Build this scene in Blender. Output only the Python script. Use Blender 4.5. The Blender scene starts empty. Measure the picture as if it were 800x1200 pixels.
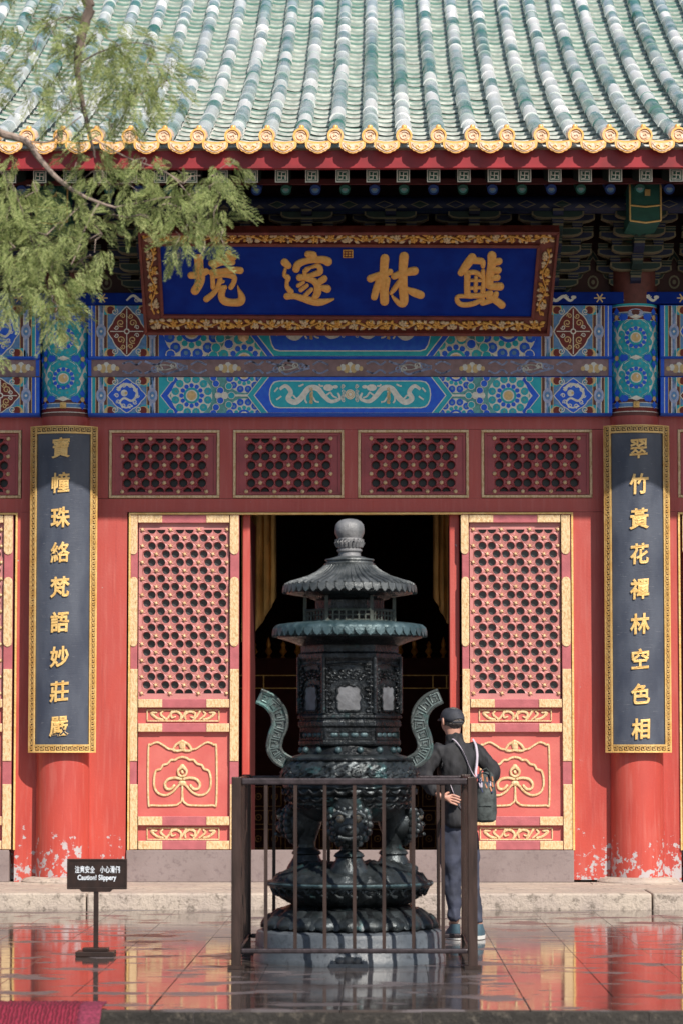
import bpy, math, random
from math import sin, cos, pi, radians, sqrt, atan2, asin
from mathutils import Vector, Euler, Matrix
random.seed(7)
S = bpy.context.scene
COL = S.collection

# ------------------------------------------------------------------ camera
F = 3500.0
CAM = Vector((0.28, -29.3, 1.5))
PITCH, YAW = math.atan(271/F), math.atan(43/F)
cd = bpy.data.cameras.new('camera'); cam = bpy.data.objects.new('camera', cd); COL.objects.link(cam)
cam.location = CAM; cam.rotation_euler = (pi/2+PITCH, 0, YAW)
cd.sensor_fit = 'VERTICAL'; cd.sensor_height = 36; cd.lens = F/1200*36
cd.clip_end = 2000; cd.clip_start = .1
cd.dof.use_dof = True; cd.dof.focus_distance = 26.5; cd.dof.aperture_fstop = 3.5
S.camera = cam
# ------------------------------------------------------------------ light
EL, AZ = radians(43.0), radians(30)
w = bpy.data.worlds.new('World'); S.world = w; w.use_nodes = True
nt = w.node_tree; bg = nt.nodes['Background']
sky = nt.nodes.new('ShaderNodeTexSky'); sky.sky_type = 'NISHITA'; sky.sun_disc = False
sky.sun_elevation = EL; sky.sun_rotation = pi-AZ; sky.air_density = 1.0; sky.dust_density = 1.0
nt.links.new(sky.outputs[0], bg.inputs[0]); bg.inputs[1].default_value = .085
sd = bpy.data.lights.new('sun', 'SUN'); sd.energy = 4.9; sd.angle = radians(.53); sd.color = (1, .93, .83)
sun = bpy.data.objects.new('sun', sd); COL.objects.link(sun)
sun.rotation_euler = Vector((-sin(AZ)*cos(EL), cos(AZ)*cos(EL), -sin(EL))).to_track_quat('-Z', 'Y').to_euler()
sun.location = (6, -20, 20)
S.view_settings.view_transform = 'Standard'; S.view_settings.look = 'None'
S.view_settings.exposure = .35; S.view_settings.gamma = 1
S.cycles.max_bounces = 8; S.cycles.use_denoising = True

RM = Euler((pi/2+PITCH, 0, YAW)).to_matrix()
def ray(px, py): return RM @ Vector(((px-400)/F, (600-py)/F, -1))
def W(px, py, Y=0.0):
    d = ray(px, py); t = (Y-CAM.y)/d.y
    return CAM + d*t
def G(px, py, z=0.0):
    d = ray(px, py); t = (z-CAM.z)/d.z
    return CAM + d*t
def X_(px, Y=0.0, py=800): return W(px, py, Y).x
def Z_(py, Y=0.0, px=443): return W(px, py, Y).z

# ------------------------------------------------------------------ materials
MATS = {}
def lin(r, g, b):
    return tuple(((c/255)/12.92 if c/255 <= .04045 else ((c/255+.055)/1.055)**2.4) for c in (r, g, b))
def M(name, col=(.5, .5, .5), rough=.6, metal=0.0, var=.15, scale=8, bump=0, bscale=60, col2=None, coords='Position', coat=0, spec=.5, island=None, stretch=(1, 1, 1), contrast=(.35, .65)):
    if name in MATS: return MATS[name]
    m = bpy.data.materials.new(name); m.use_nodes = True; MATS[name] = m
    n = m.node_tree; L = n.links; b = n.nodes['Principled BSDF']
    b.inputs['Roughness'].default_value = rough; b.inputs['Metallic'].default_value = metal
    b.inputs['Coat Weight'].default_value = coat; b.inputs['Coat Roughness'].default_value = .15
    b.inputs['Specular IOR Level'].default_value = spec
    if coords == 'Position':
        src = n.nodes.new('ShaderNodeNewGeometry').outputs['Position']
    else: src = n.nodes.new('ShaderNodeTexCoord').outputs['Object']
    mp = n.nodes.new('ShaderNodeMapping'); mp.inputs['Scale'].default_value = stretch; L.new(src, mp.inputs[0])
    no = n.nodes.new('ShaderNodeTexNoise'); no.inputs['Scale'].default_value = scale; no.inputs['Detail'].default_value = 6
    L.new(mp.outputs[0], no.inputs['Vector'])
    rp = n.nodes.new('ShaderNodeMapRange'); rp.inputs[1].default_value = contrast[0]; rp.inputs[2].default_value = contrast[1]
    L.new(no.outputs[0], rp.inputs[0])
    mx = n.nodes.new('ShaderNodeMix'); mx.data_type = 'RGBA'
    c2 = col2 if col2 else tuple(c*(1-var*2) for c in col)
    mx.inputs[6].default_value = (*col, 1); mx.inputs[7].default_value = (*c2, 1)
    L.new(rp.outputs[0], mx.inputs[0]); out = mx.outputs[2]
    if island:
        ge = n.nodes.new('ShaderNodeNewGeometry')
        m2 = n.nodes.new('ShaderNodeMapRange'); m2.inputs[1].default_value = island[1]; m2.inputs[2].default_value = island[2]
        oi = n.nodes.new('ShaderNodeObjectInfo'); ad = n.nodes.new('ShaderNodeMath'); ad.operation = 'ADD'; fr = n.nodes.new('ShaderNodeMath'); fr.operation = 'FRACT'
        L.new(ge.outputs['Random Per Island'], ad.inputs[0]); L.new(oi.outputs['Random'], ad.inputs[1]); L.new(ad.outputs[0], fr.inputs[0]); L.new(fr.outputs[0], m2.inputs[0])
        mi = n.nodes.new('ShaderNodeMix'); mi.data_type = 'RGBA'; L.new(m2.outputs[0], mi.inputs[0])
        L.new(out, mi.inputs[6]); mi.inputs[7].default_value = (*island[0], 1); out = mi.outputs[2]
    L.new(out, b.inputs['Base Color'])
    if bump:
        nb = n.nodes.new('ShaderNodeTexNoise'); nb.inputs['Scale'].default_value = bscale; nb.inputs['Detail'].default_value = 5
        L.new(mp.outputs[0], nb.inputs['Vector'])
        bp = n.nodes.new('ShaderNodeBump'); bp.inputs['Strength'].default_value = bump; bp.inputs['Distance'].default_value = .01
        L.new(nb.outputs[0], bp.inputs['Height']); L.new(bp.outputs[0], b.inputs['Normal'])
    return m

def ramp_mix(n, fac, c1, c2):
    mx = n.nodes.new('ShaderNodeMix'); mx.data_type = 'RGBA'
    if isinstance(c1, tuple): mx.inputs[6].default_value = (*c1, 1)
    else: n.links.new(c1, mx.inputs[6])
    if isinstance(c2, tuple): mx.inputs[7].default_value = (*c2, 1)
    else: n.links.new(c2, mx.inputs[7])
    n.links.new(fac, mx.inputs[0]); return mx.outputs[2]
def math_(n, op, a, b=None, clamp=False):
    k = n.nodes.new('ShaderNodeMath'); k.operation = op; k.use_clamp = clamp
    for i, v in enumerate((a, b)):
        if v is None: continue
        if isinstance(v, (int, float)): k.inputs[i].default_value = v
        else: n.links.new(v, k.inputs[i])
    return k.outputs[0]
def noise_(n, vec, scale, detail=5, rough=.5):
    k = n.nodes.new('ShaderNodeTexNoise'); k.inputs['Scale'].default_value = scale; k.inputs['Detail'].default_value = detail
    k.inputs['Roughness'].default_value = rough; n.links.new(vec, k.inputs['Vector']); return k.outputs[0]
def map_(n, v, a, b, c=0, d=1):
    k = n.nodes.new('ShaderNodeMapRange'); k.inputs[1].default_value = a; k.inputs[2].default_value = b
    k.inputs[3].default_value = c; k.inputs[4].default_value = d; n.links.new(v, k.inputs[0]); return k.outputs[0]
def stretch_(n, vec, s):
    k = n.nodes.new('ShaderNodeMapping'); k.inputs['Scale'].default_value = s; n.links.new(vec, k.inputs[0]); return k.outputs[0]
def newmat(name):
    m = bpy.data.materials.new(name); m.use_nodes = True; MATS[name] = m
    n = m.node_tree; return m, n, n.nodes['Principled BSDF'], n.nodes.new('ShaderNodeNewGeometry').outputs['Position']
def bump_(n, b, h, strength, dist=.01):
    bp = n.nodes.new('ShaderNodeBump'); bp.inputs['Strength'].default_value = strength; bp.inputs['Distance'].default_value = dist
    n.links.new(h, bp.inputs['Height']); n.links.new(bp.outputs[0], b.inputs['Normal'])

# red lacquered wood, flaking to grey plaster near the floor
def make_red():
    m, n, b, pos = newmat('red_lacquer')
    big = noise_(n, stretch_(n, pos, (1.2, 1.2, .5)), 2.2)
    base = ramp_mix(n, map_(n, big, .35, .68), (.475, .070, .050), (.38, .050, .040))
    sxr = n.nodes.new('ShaderNodeSeparateXYZ'); n.links.new(pos, sxr.inputs[0])
    fade = math_(n, 'MULTIPLY', map_(n, sxr.outputs[2], .8, 2.6), map_(n, noise_(n, stretch_(n, pos, (3, 3, 1)), 2.4, 6), .3, .7, .35, 1))
    base = ramp_mix(n, fade, base, (.44, .088, .075))
    streak = noise_(n, stretch_(n, pos, (9, 9, .7)), 3)
    base = ramp_mix(n, map_(n, streak, .50, .8, 0, .55), base, (.51, .155, .13))
    drip = noise_(n, stretch_(n, pos, (14, 14, .35)), 2.2, 7, .65)
    base = ramp_mix(n, map_(n, drip, .56, .80, 0, .5), base, (.25, .045, .045))
    sx = n.nodes.new('ShaderNodeSeparateXYZ'); n.links.new(pos, sx.inputs[0])
    low = map_(n, sx.outputs[2], .16, .9, .175, -.08)
    pat = math_(n, 'ADD', noise_(n, pos, 13, 8, .62), map_(n, noise_(n, pos, 2.6, 2), .35, .65, -.07, .05))
    msk = map_(n, math_(n, 'ADD', pat, low), .64, .665)
    col = ramp_mix(n, msk, base, (.42, .38, .39))
    n.links.new(col, b.inputs['Base Color'])
    b.inputs['Roughness'].default_value = .42; b.inputs['Specular IOR Level'].default_value = .4
    h = math_(n, 'SUBTRACT', noise_(n, pos, 45), math_(n, 'MULTIPLY', msk, .6))
    bump_(n, b, h, .25, .006); return m
RED = make_red()
# wet stone paving
def make_wet():
    m, n, b, pos = newmat('wet_paving')
    ge = n.nodes.new('ShaderNodeNewGeometry'); oi = n.nodes.new('ShaderNodeObjectInfo')
    n1 = noise_(n, pos, 3.5, 6); n2 = noise_(n, pos, 22, 5)
    c = ramp_mix(n, map_(n, n1, .35, .65), (.045, .035, .032), (.085, .068, .060))
    c = ramp_mix(n, map_(n, n2, .5, .75, 0, .6), c, (.030, .024, .022))
    dry = map_(n, noise_(n, stretch_(n, pos, (1.0, 1.5, 1)), 1.7, 6, .55), .54, .60)
    c = ramp_mix(n, dry, c, (.13, .11, .115))
    c = ramp_mix(n, map_(n, oi.outputs['Random'], 0, 1, 0, .35), c, (.06, .05, .05))
    n.links.new(c, b.inputs['Base Color'])
    rr = map_(n, noise_(n, pos, 7, 4), .3, .7, .035, .10)
    r = math_(n, 'ADD', rr, math_(n, 'MULTIPLY', dry, .3)); n.links.new(r, b.inputs['Roughness'])
    b.inputs['IOR'].default_value = 1.5; b.inputs['Specular IOR Level'].default_value = .8
    h = math_(n, 'ADD', noise_(n, pos, 5, 3), math_(n, 'MULTIPLY', noise_(n, pos, 60, 3), .06))
    bump_(n, b, h, .10, .004); return m
WET = make_wet()
def make_stone(name, c1, c2, c3, bs=.6, scale=14):
    m, n, b, pos = newmat(name)
    c = ramp_mix(n, map_(n, noise_(n, pos, 2.5, 6), .35, .65), c1, c2)
    c = ramp_mix(n, map_(n, noise_(n, pos, scale, 7, .7), .53, .68), c, c3)
    n.links.new(c, b.inputs['Base Color']); b.inputs['Roughness'].default_value = .75
    bump_(n, b, noise_(n, pos, scale*1.6, 8, .7), bs, .02); return m
KERB = make_stone('pale_kerb_stone', (.50, .42, .35), (.40, .33, .29), (.17, .14, .115), .95)
KFRONT = make_stone('dark_riser_stone', (.038, .033, .028), (.014, .012, .010), (.10, .085, .068), .8)
GROUND = make_stone('ground_stone', (.12, .11, .105), (.10, .09, .085), (.07, .065, .06), .3)
GRANITE = make_stone('blue_grey_stone', (.060, .072, .088), (.12, .135, .155), (.035, .04, .048), .25, 30)
GRANITE.node_tree.nodes['Principled BSDF'].inputs['Roughness'].default_value = .35
THRESH = make_stone('threshold_wood', (.24, .19, .185), (.20, .155, .15), (.16, .12, .12), .2, 20)
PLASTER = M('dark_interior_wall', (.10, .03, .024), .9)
GOLD = M('gold_leaf', (.82, .56, .22), .42, .25, .12, 12, .5, 70, col2=(.70, .42, .13))
GOLDP = M('pale_gold_leaf', (.72, .53, .31), .5, .1, .12, 55, .7, 120, col2=(.48, .29, .12), stretch=(1, 1, .45), contrast=(.42, .72))
GOLDD = M('gilded_carving', (.72, .42, .10), .42, .3, .12, 30, .3, 90, col2=(.50, .24, .05))
GOLDL = M('gilded_leaf_pale', (.66, .50, .30), .5, .2, .12, 30, .3, 90)
FRAMER = M('plaque_frame_red', (.17, .032, .022), .5, 0, .2, 10, .2)
BLUEF = M('plaque_blue', (.002, .018, .20), .75, 0, .25, 5, .15, 20, col2=(.003, .030, .26), spec=.15)
SLATE = None
def make_slate():
    m, n, b, pos = newmat('slate_lacquer')
    c = ramp_mix(n, map_(n, noise_(n, stretch_(n, pos, (1, 1, .4)), 6, 6), .35, .65), (.042, .050, .075), (.075, .086, .115))
    cr = noise_(n, stretch_(n, pos, (2, 2, 24)), 6, 6, .6)
    crm = map_(n, cr, .66, .70, 0, .5); c = ramp_mix(n, crm, c, (.3, .3, .32))
    n.links.new(c, b.inputs['Base Color']); b.inputs['Roughness'].default_value = .38
    bump_(n, b, cr, .4, .005); return m
SLATE = make_slate()
FRET = M('fret_backing', (.07, .03, .018), .6)
GLASS = M('lattice_backing', (.055, .06, .065), .25, 0, .3, 3)
REDPANEL = M('door_red', (.54, .135, .115), .45, 0, .12, 3, .15, 30, col2=(.49, .10, .09))
REDLAT = M('lattice_red', (.54, .215, .205), .5, 0, .1, 6, .1, 60)
REDMUTE = M('band_rose_red', (.44, .12, .135), .42, 0, .1, 10, .2, 60)
TRANSR = M('transom_red', (.38, .07, .075), .5, 0, .12, 4, .15, 40)
DARKP = M('unlit_backing', (.012, .012, .014), .4)  # darker copy of the lattice backing, transom shade put into its colour
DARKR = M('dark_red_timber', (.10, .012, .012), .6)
FASC = M('fascia_red', (.30, .012, .02), .5, 0, .2, 4)
# painted colours
PB = M('paint_blue', (.012, .10, .72), .6, 0, .15, 20, col2=(.02, .15, .74))
PT = M('paint_teal', (.012, .40, .50), .6, 0, .15, 20, col2=(.03, .48, .54))
PC = M('paint_cream', (.90, .86, .74), .6, 0, .1, 30)
PG = M('paint_gold', (.80, .55, .24), .5, .1, .1, 30)
PBR = M('paint_maroon', (.16, .045, .035), .6, 0, .15, 20)
PLV = M('paint_lavender', (.48, .53, .74), .6, 0, .15, 30)
PTL = M('paint_light_teal', (.16, .48, .46), .6, 0, .15, 30)
PBL = M('paint_light_blue', (.15, .33, .62), .6, 0, .15, 30)
PDR = M('paint_deep_red', (.22, .02, .012), .6, 0, .15, 30)
PMV = M('paint_mauve_brown', (.36, .22, .21), .6, 0, .15, 16)
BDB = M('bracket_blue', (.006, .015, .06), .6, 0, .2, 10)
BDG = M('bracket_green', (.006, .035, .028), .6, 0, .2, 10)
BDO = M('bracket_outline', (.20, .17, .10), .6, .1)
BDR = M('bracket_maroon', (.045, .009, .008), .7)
RAFG = M('rafter_green', (.015, .12, .085), .6); RAFB = M('rafter_blue', (.015, .06, .28), .6)
PEARL = M('rafter_pearl', (.45, .5, .5), .6)
# roof glaze
TILE = M('green_glazed_tile', (.060, .185, .155), .24, 0, .2, 2.8, .2, 30, col2=(.34, .41, .43), coat=.5, island=((.88, .87, .86), .38, .88), contrast=(.42, .60))
PAN = M('green_pan_tile', (.035, .14, .095), .4, 0, .2, 6, .2, 30, col2=(.09, .22, .165), coat=.3, island=((.22, .30, .25), .3, 1.0))
LIP = M('pan_tile_lip', (.80, .79, .75), .5, 0, .2, 12, .2)
ORG = M('orange_glazed_tile', (.76, .39, .09), .3, 0, .2, 22, .3, 50, col2=(.68, .45, .20), coat=.4, contrast=(.45, .75))
ORGP = M('worn_orange_tile', (.72, .56, .44), .5, 0, .2, 30, .5, 70, col2=(.58, .34, .18))
# bronze
def make_bronze(name, dark, light, patina, rough, pamt, bs=.35, metal=.55):
    m, n, b, pos = newmat(name)
    c = ramp_mix(n, map_(n, noise_(n, pos, 9, 6), .35, .65), dark, light)
    c = ramp_mix(n, map_(n, noise_(n, pos, 5.5, 7, .65), pamt, pamt+.12), c, patina)
    n.links.new(c, b.inputs['Base Color']); b.inputs['Metallic'].default_value = metal
    n.links.new(map_(n, noise_(n, pos, 20, 4), .3, .7, rough-.08, rough+.15), b.inputs['Roughness'])
    h = math_(n, 'ADD', noise_(n, pos, 38, 4), math_(n, 'MULTIPLY', noise_(n, pos, 120, 3), .4))
    bump_(n, b, h, bs, .012); return m
BRONZE = make_bronze('black_bronze', (.008, .009, .010), (.030, .035, .040), (.022, .07, .075), .28, .60, .6, .6)
BRONZEL = make_bronze('worn_lotus_bronze', (.016, .020, .022), (.055, .066, .073), (.035, .10, .105), .32, .60, .45, .55)
BRONZED = make_bronze('dusty_bronze', (.035, .042, .045), (.12, .13, .135), (.06, .11, .115), .42, .60, .4, .35)
BRONZEF = make_bronze('finial_bronze', (.12, .125, .13), (.22, .22, .23), (.10, .14, .145), .5, .62, .4, .2)
BRONZEB = make_bronze('blue_green_bronze', (.020, .045, .052), (.075, .12, .135), (.22, .28, .29), .4, .60, .4, .35)
BRONZEH = make_bronze('handle_bronze', (.085, .10, .10), (.045, .055, .055), (.07, .16, .155), .45, .55, .4, .35)
METAL = M('brown_painted_metal', (.052, .030, .025), .38, .2, .25, 25, .2, 90, stretch=(1, 1, .15))
SIGNB = M('sign_brown', (.028, .014, .011), .35, 0, .2, 20)
WHITE = M('white_lettering', (.75, .8, .88), .5)
MATR = None
JACKET = M('charcoal_jacket', (.022, .022, .027), .8, 0, .3, 15, 1.0, 11, stretch=(1.6, 1.6, .6))
TROUS = M('navy_trousers', (.045, .052, .085), .8, 0, .25, 12, 1.0, 10, stretch=(1, 1, .8))
CAPM = M('charcoal_cap', (.030, .033, .045), .75, 0, .2, 20, .2)
SKIN = M('skin', (.52, .27, .20), .5, 0, .08, 30)
HAIR = M('grey_hair', (.16, .14, .13), .8, 0, .4, 60, .8, 200)
SHOEB = M('teal_shoe', (.05, .10, .135), .7); SOLE = M('white_sole', (.75, .74, .72), .6)
BAGM = M('grey_bag', (.07, .085, .085), .7, 0, .3, 20, .4, 50); BAGO = M('bag_print_orange', (.45, .17, .08), .7)
STRAPM = M('white_strap', (.50, .44, .52), .7); NAVY = M('navy_print', (.02, .03, .09), .7)
OCHRE = M('ochre_curtain', (.80, .48, .16), .8, 0, .2, 3)
BARK = M('cypress_bark', (.16, .12, .10), .9, 0, .3, 12, .8, 30, stretch=(1, 1, .3))
LEAF = M('cypress_needles', (.10, .145, .03), .6, 0, .3, 6, col2=(.19, .26, .07), island=((.43, .47, .19), .15, 1.0))
_n = LEAF.node_tree; _b = _n.nodes['Principled BSDF']; _t = _n.nodes.new('ShaderNodeBsdfTranslucent'); _m = _n.nodes.new('ShaderNodeMixShader'); _m.inputs[0].default_value = .35
_n.links.new(_b.inputs['Base Color'].links[0].from_socket, _t.inputs[0]); _n.links.new(_b.outputs[0], _m.inputs[1]); _n.links.new(_t.outputs[0], _m.inputs[2]); _n.links.new(_m.outputs[0], _n.nodes['Material Output'].inputs[0])

# ------------------------------------------------------------------ objects
WL = {}
def wl(o): return WL.get(o.name, Vector((0, 0, 0))) if o else Vector((0, 0, 0))
def tag(o, label=None, cat=None, group=None, kind=None):
    if label: o['label'] = label
    if cat: o['category'] = cat
    if group: o['group'] = group
    if kind: o['kind'] = kind
    return o
def thing(name, loc, label, cat, group=None, parent=None):
    o = bpy.data.objects.new(name, None); COL.objects.link(o); loc = Vector(loc)
    o.location = loc-wl(parent); o.empty_display_size = .2
    if parent: o.parent = parent
    WL[o.name] = loc
    return tag(o, label, cat, group)
def link_mesh(name, me, loc, parent=None, rot=None):
    o = bpy.data.objects.new(name, me); COL.objects.link(o); loc = Vector(loc)
    o.location = loc-wl(parent)
    if rot: o.rotation_euler = rot
    if parent: o.parent = parent
    WL[o.name] = loc
    return o
def copy_tree(o, delta, parent=None):
    c = o.copy(); COL.objects.link(c); WL[c.name] = wl(o)+delta
    if parent is None: c.location = o.location+delta; c.parent = o.parent
    else: c.parent = parent
    for ch in list(o.children): copy_tree(ch, delta, c)
    return c

class MB:
    def __init__(s): s.v = []; s.f = []; s.m = []; s.s = []
    def add(s, vs, fs, m=0, smooth=False):
        b = len(s.v); s.v += [tuple(v) for v in vs]
        for f in fs: s.f.append([i+b for i in f]); s.m.append(m); s.s.append(smooth)
        return s
    def box(s, x0, x1, y0, y1, z0, z1, m=0):
        vs = [(x, y, z) for x in (x0, x1) for y in (y0, y1) for z in (z0, z1)]
        return s.add(vs, [(0, 1, 3, 2), (4, 6, 7, 5), (0, 4, 5, 1), (2, 3, 7, 6), (0, 2, 6, 4), (1, 5, 7, 3)], m)
    def cbox(s, c, d, m=0): return s.box(c[0]-d[0]/2, c[0]+d[0]/2, c[1]-d[1]/2, c[1]+d[1]/2, c[2]-d[2]/2, c[2]+d[2]/2, m)
    def prism(s, pts, off, m=0, smooth=False):
        n = len(pts); off = Vector(off); vs = [Vector(p) for p in pts]+[Vector(p)+off for p in pts]
        fs = [list(range(n)), list(range(2*n-1, n-1, -1))]+[[i, i+n, (i+1) % n+n, (i+1) % n] for i in range(n)]
        return s.add(vs, fs, m, smooth)
    def tube(s, path, r, seg=8, m=0, cap=True, closed=False, flat=None):
        P = [Vector(p) for p in path]; n = len(P); rr = r if isinstance(r, (list, tuple)) else [r]*n
        vs = []; up = Vector((0, .13, 1)).normalized()
        for i, p in enumerate(P):
            a = P[(i-1) % n] if (closed or i > 0) else p; b = P[(i+1) % n] if (closed or i < n-1) else p
            t = (b-a)
            t = t.normalized() if t.length > 1e-9 else Vector((0, 0, 1))
            u = t.cross(up)
            if u.length < .05: u = t.cross(Vector((1, 0, 0)))
            u.normalize(); v = t.cross(u).normalized()
            for k in range(seg):
                an = 2*pi*k/seg; vs.append(p+u*(cos(an)*rr[i])+v*(sin(an)*rr[i]*(flat or 1)))
        fs = []
        for i in range(n if closed else n-1):
            for k in range(seg):
                a, b2 = i*seg, ((i+1) % n)*seg; k2 = (k+1) % seg
                fs.append((a+k, a+k2, b2+k2, b2+k))
        if cap and not closed: fs += [list(range(seg))[::-1], list(range((n-1)*seg, n*seg))]
        return s.add(vs, fs, m, True)
    def lathe(s, prof, c=(0, 0, 0), seg=48, m=0, mod=None, smooth=True, ph=0.0, a0=0, a1=2*pi, cap=True):
        full = abs(a1-a0-2*pi) < 1e-6; nseg = seg if full else seg+1; vs = []
        for j, (r, z) in enumerate(prof):
            for k in range(nseg):
                an = a0+(a1-a0)*k/seg+ph; dr, dz = mod(j, an) if mod else (0, 0)
                vs.append((c[0]+(r+dr)*cos(an), c[1]+(r+dr)*sin(an), c[2]+z+dz))
        fs = []
        for j in range(len(prof)-1):
            for k in range(seg):
                k2 = (k+1) % nseg if full else k+1
                fs.append((j*nseg+k, j*nseg+k2, (j+1)*nseg+k2, (j+1)*nseg+k))
        if cap and full: fs += [list(range(nseg))[::-1], list(range((len(prof)-1)*nseg, len(prof)*nseg))]
        return s.add(vs, fs, m, smooth)
    def ball(s, c, r, m=0, seg=12, rings=7, sc=(1, 1, 1)):
        vs = [(c[0], c[1], c[2]-r*sc[2])]; 
        for j in range(1, rings):
            ph = -pi/2+pi*j/rings
            for k in range(seg):
                a = 2*pi*k/seg; vs.append((c[0]+r*sc[0]*cos(ph)*cos(a), c[1]+r*sc[1]*cos(ph)*sin(a), c[2]+r*sc[2]*sin(ph)))
        vs.append((c[0], c[1], c[2]+r*sc[2])); T = len(vs)-1; fs = []
        for k in range(seg):
            k2 = (k+1) % seg; fs.append((0, 1+k2, 1+k)); fs.append((T, T-seg+k, T-seg+k2))
            for j in range(rings-2):
                a = 1+j*seg; b = a+seg; fs.append((a+k, a+k2, b+k2, b+k))
        return s.add(vs, fs, m, True)
    def brush(s, mapf, path, h=.02, m=0, lift=0):
        """rounded brush stroke: path of (x, y, r) in map units, raised by h at its middle"""
        pts = smooth_path(path, 5); prof = [(-1, 0), (-.92, .55), (-.62, .88), (0, 1), (.62, .88), (.92, .55), (1, 0)]
        P = []
        n = len(pts)
        d0 = Vector(pts[0][:2])-Vector(pts[1][:2]); d0.normalize(); d1 = Vector(pts[-1][:2])-Vector(pts[-2][:2]); d1.normalize()
        head = [(pts[0][0]+d0.x*pts[0][2]*a, pts[0][1]+d0.y*pts[0][2]*a, pts[0][2]*b) for a, b in ((.98, .12), (.8, .6), (.45, .88))]
        tail = [(pts[-1][0]+d1.x*pts[-1][2]*a, pts[-1][1]+d1.y*pts[-1][2]*a, pts[-1][2]*b) for a, b in ((.45, .88), (.8, .6), (.98, .12))]
        P = head+pts+tail; n = len(P); vs = []
        for i, (x, y, r) in enumerate(P):
            a = P[max(i-1, 0)]; b = P[min(i+1, n-1)]; t = Vector((b[0]-a[0], b[1]-a[1])); t = t.normalized() if t.length > 1e-9 else Vector((1, 0))
            e = min(1, .25+min(i, n-1-i)*.3)
            for q, hh in prof: vs.append(mapf(x-t.y*r*q, y+t.x*r*q, lift+h*hh*e))
        fs = [(i*7+k, (i+1)*7+k, (i+1)*7+k+1, i*7+k+1) for i in range(n-1) for k in range(6)]
        return s.add(vs, fs, m, True)
    def build(s, name, mats, parent=None, origin=None, bevel=0, label=None, kind=None, sharp=35):
        me = s.mesh(name, mats, origin if origin is not None else (wl(parent) if parent else (0, 0, 0)), sharp)
        o = link_mesh(name, me, origin if origin is not None else wl(parent), parent)
        if bevel:
            b = o.modifiers.new('bevel', 'BEVEL'); b.width = bevel; b.segments = 2; b.limit_method = 'ANGLE'
        return tag(o, label, None, None, kind)
    def mesh(s, name, mats, org=(0, 0, 0), sharp=35):
        me = bpy.data.meshes.new(name); ox, oy, oz = org
        me.from_pydata([(x-ox, y-oy, z-oz) for x, y, z in s.v], [], s.f)
        for m in (mats if isinstance(mats, (list, tuple)) else [mats]): me.materials.append(m)
        me.polygons.foreach_set('material_index', s.m); me.polygons.foreach_set('use_smooth', s.s)
        me.update()
        if any(s.s): me.set_sharp_from_angle(angle=radians(sharp))
        return me

def smooth_path(P, k=4):
    if len(P) < 3:
        out = []
        for i in range(len(P)-1):
            for j in range(k): t = j/k; out.append(tuple(a+(b-a)*t for a, b in zip(P[i], P[i+1])))
        return out+[tuple(P[-1])]
    out = []
    for i in range(len(P)-1):
        p0, p1, p2, p3 = P[max(i-1, 0)], P[i], P[i+1], P[min(i+2, len(P)-1)]
        for j in range(k):
            t = j/k
            out.append(tuple(.5*((2*b)+(c-a)*t+(2*a-5*b+4*c-d)*t*t+(3*b-a-3*c+d)*t**3) for a, b, c, d in zip(p0, p1, p2, p3)))
    return out+[tuple(P[-1])]

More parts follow.
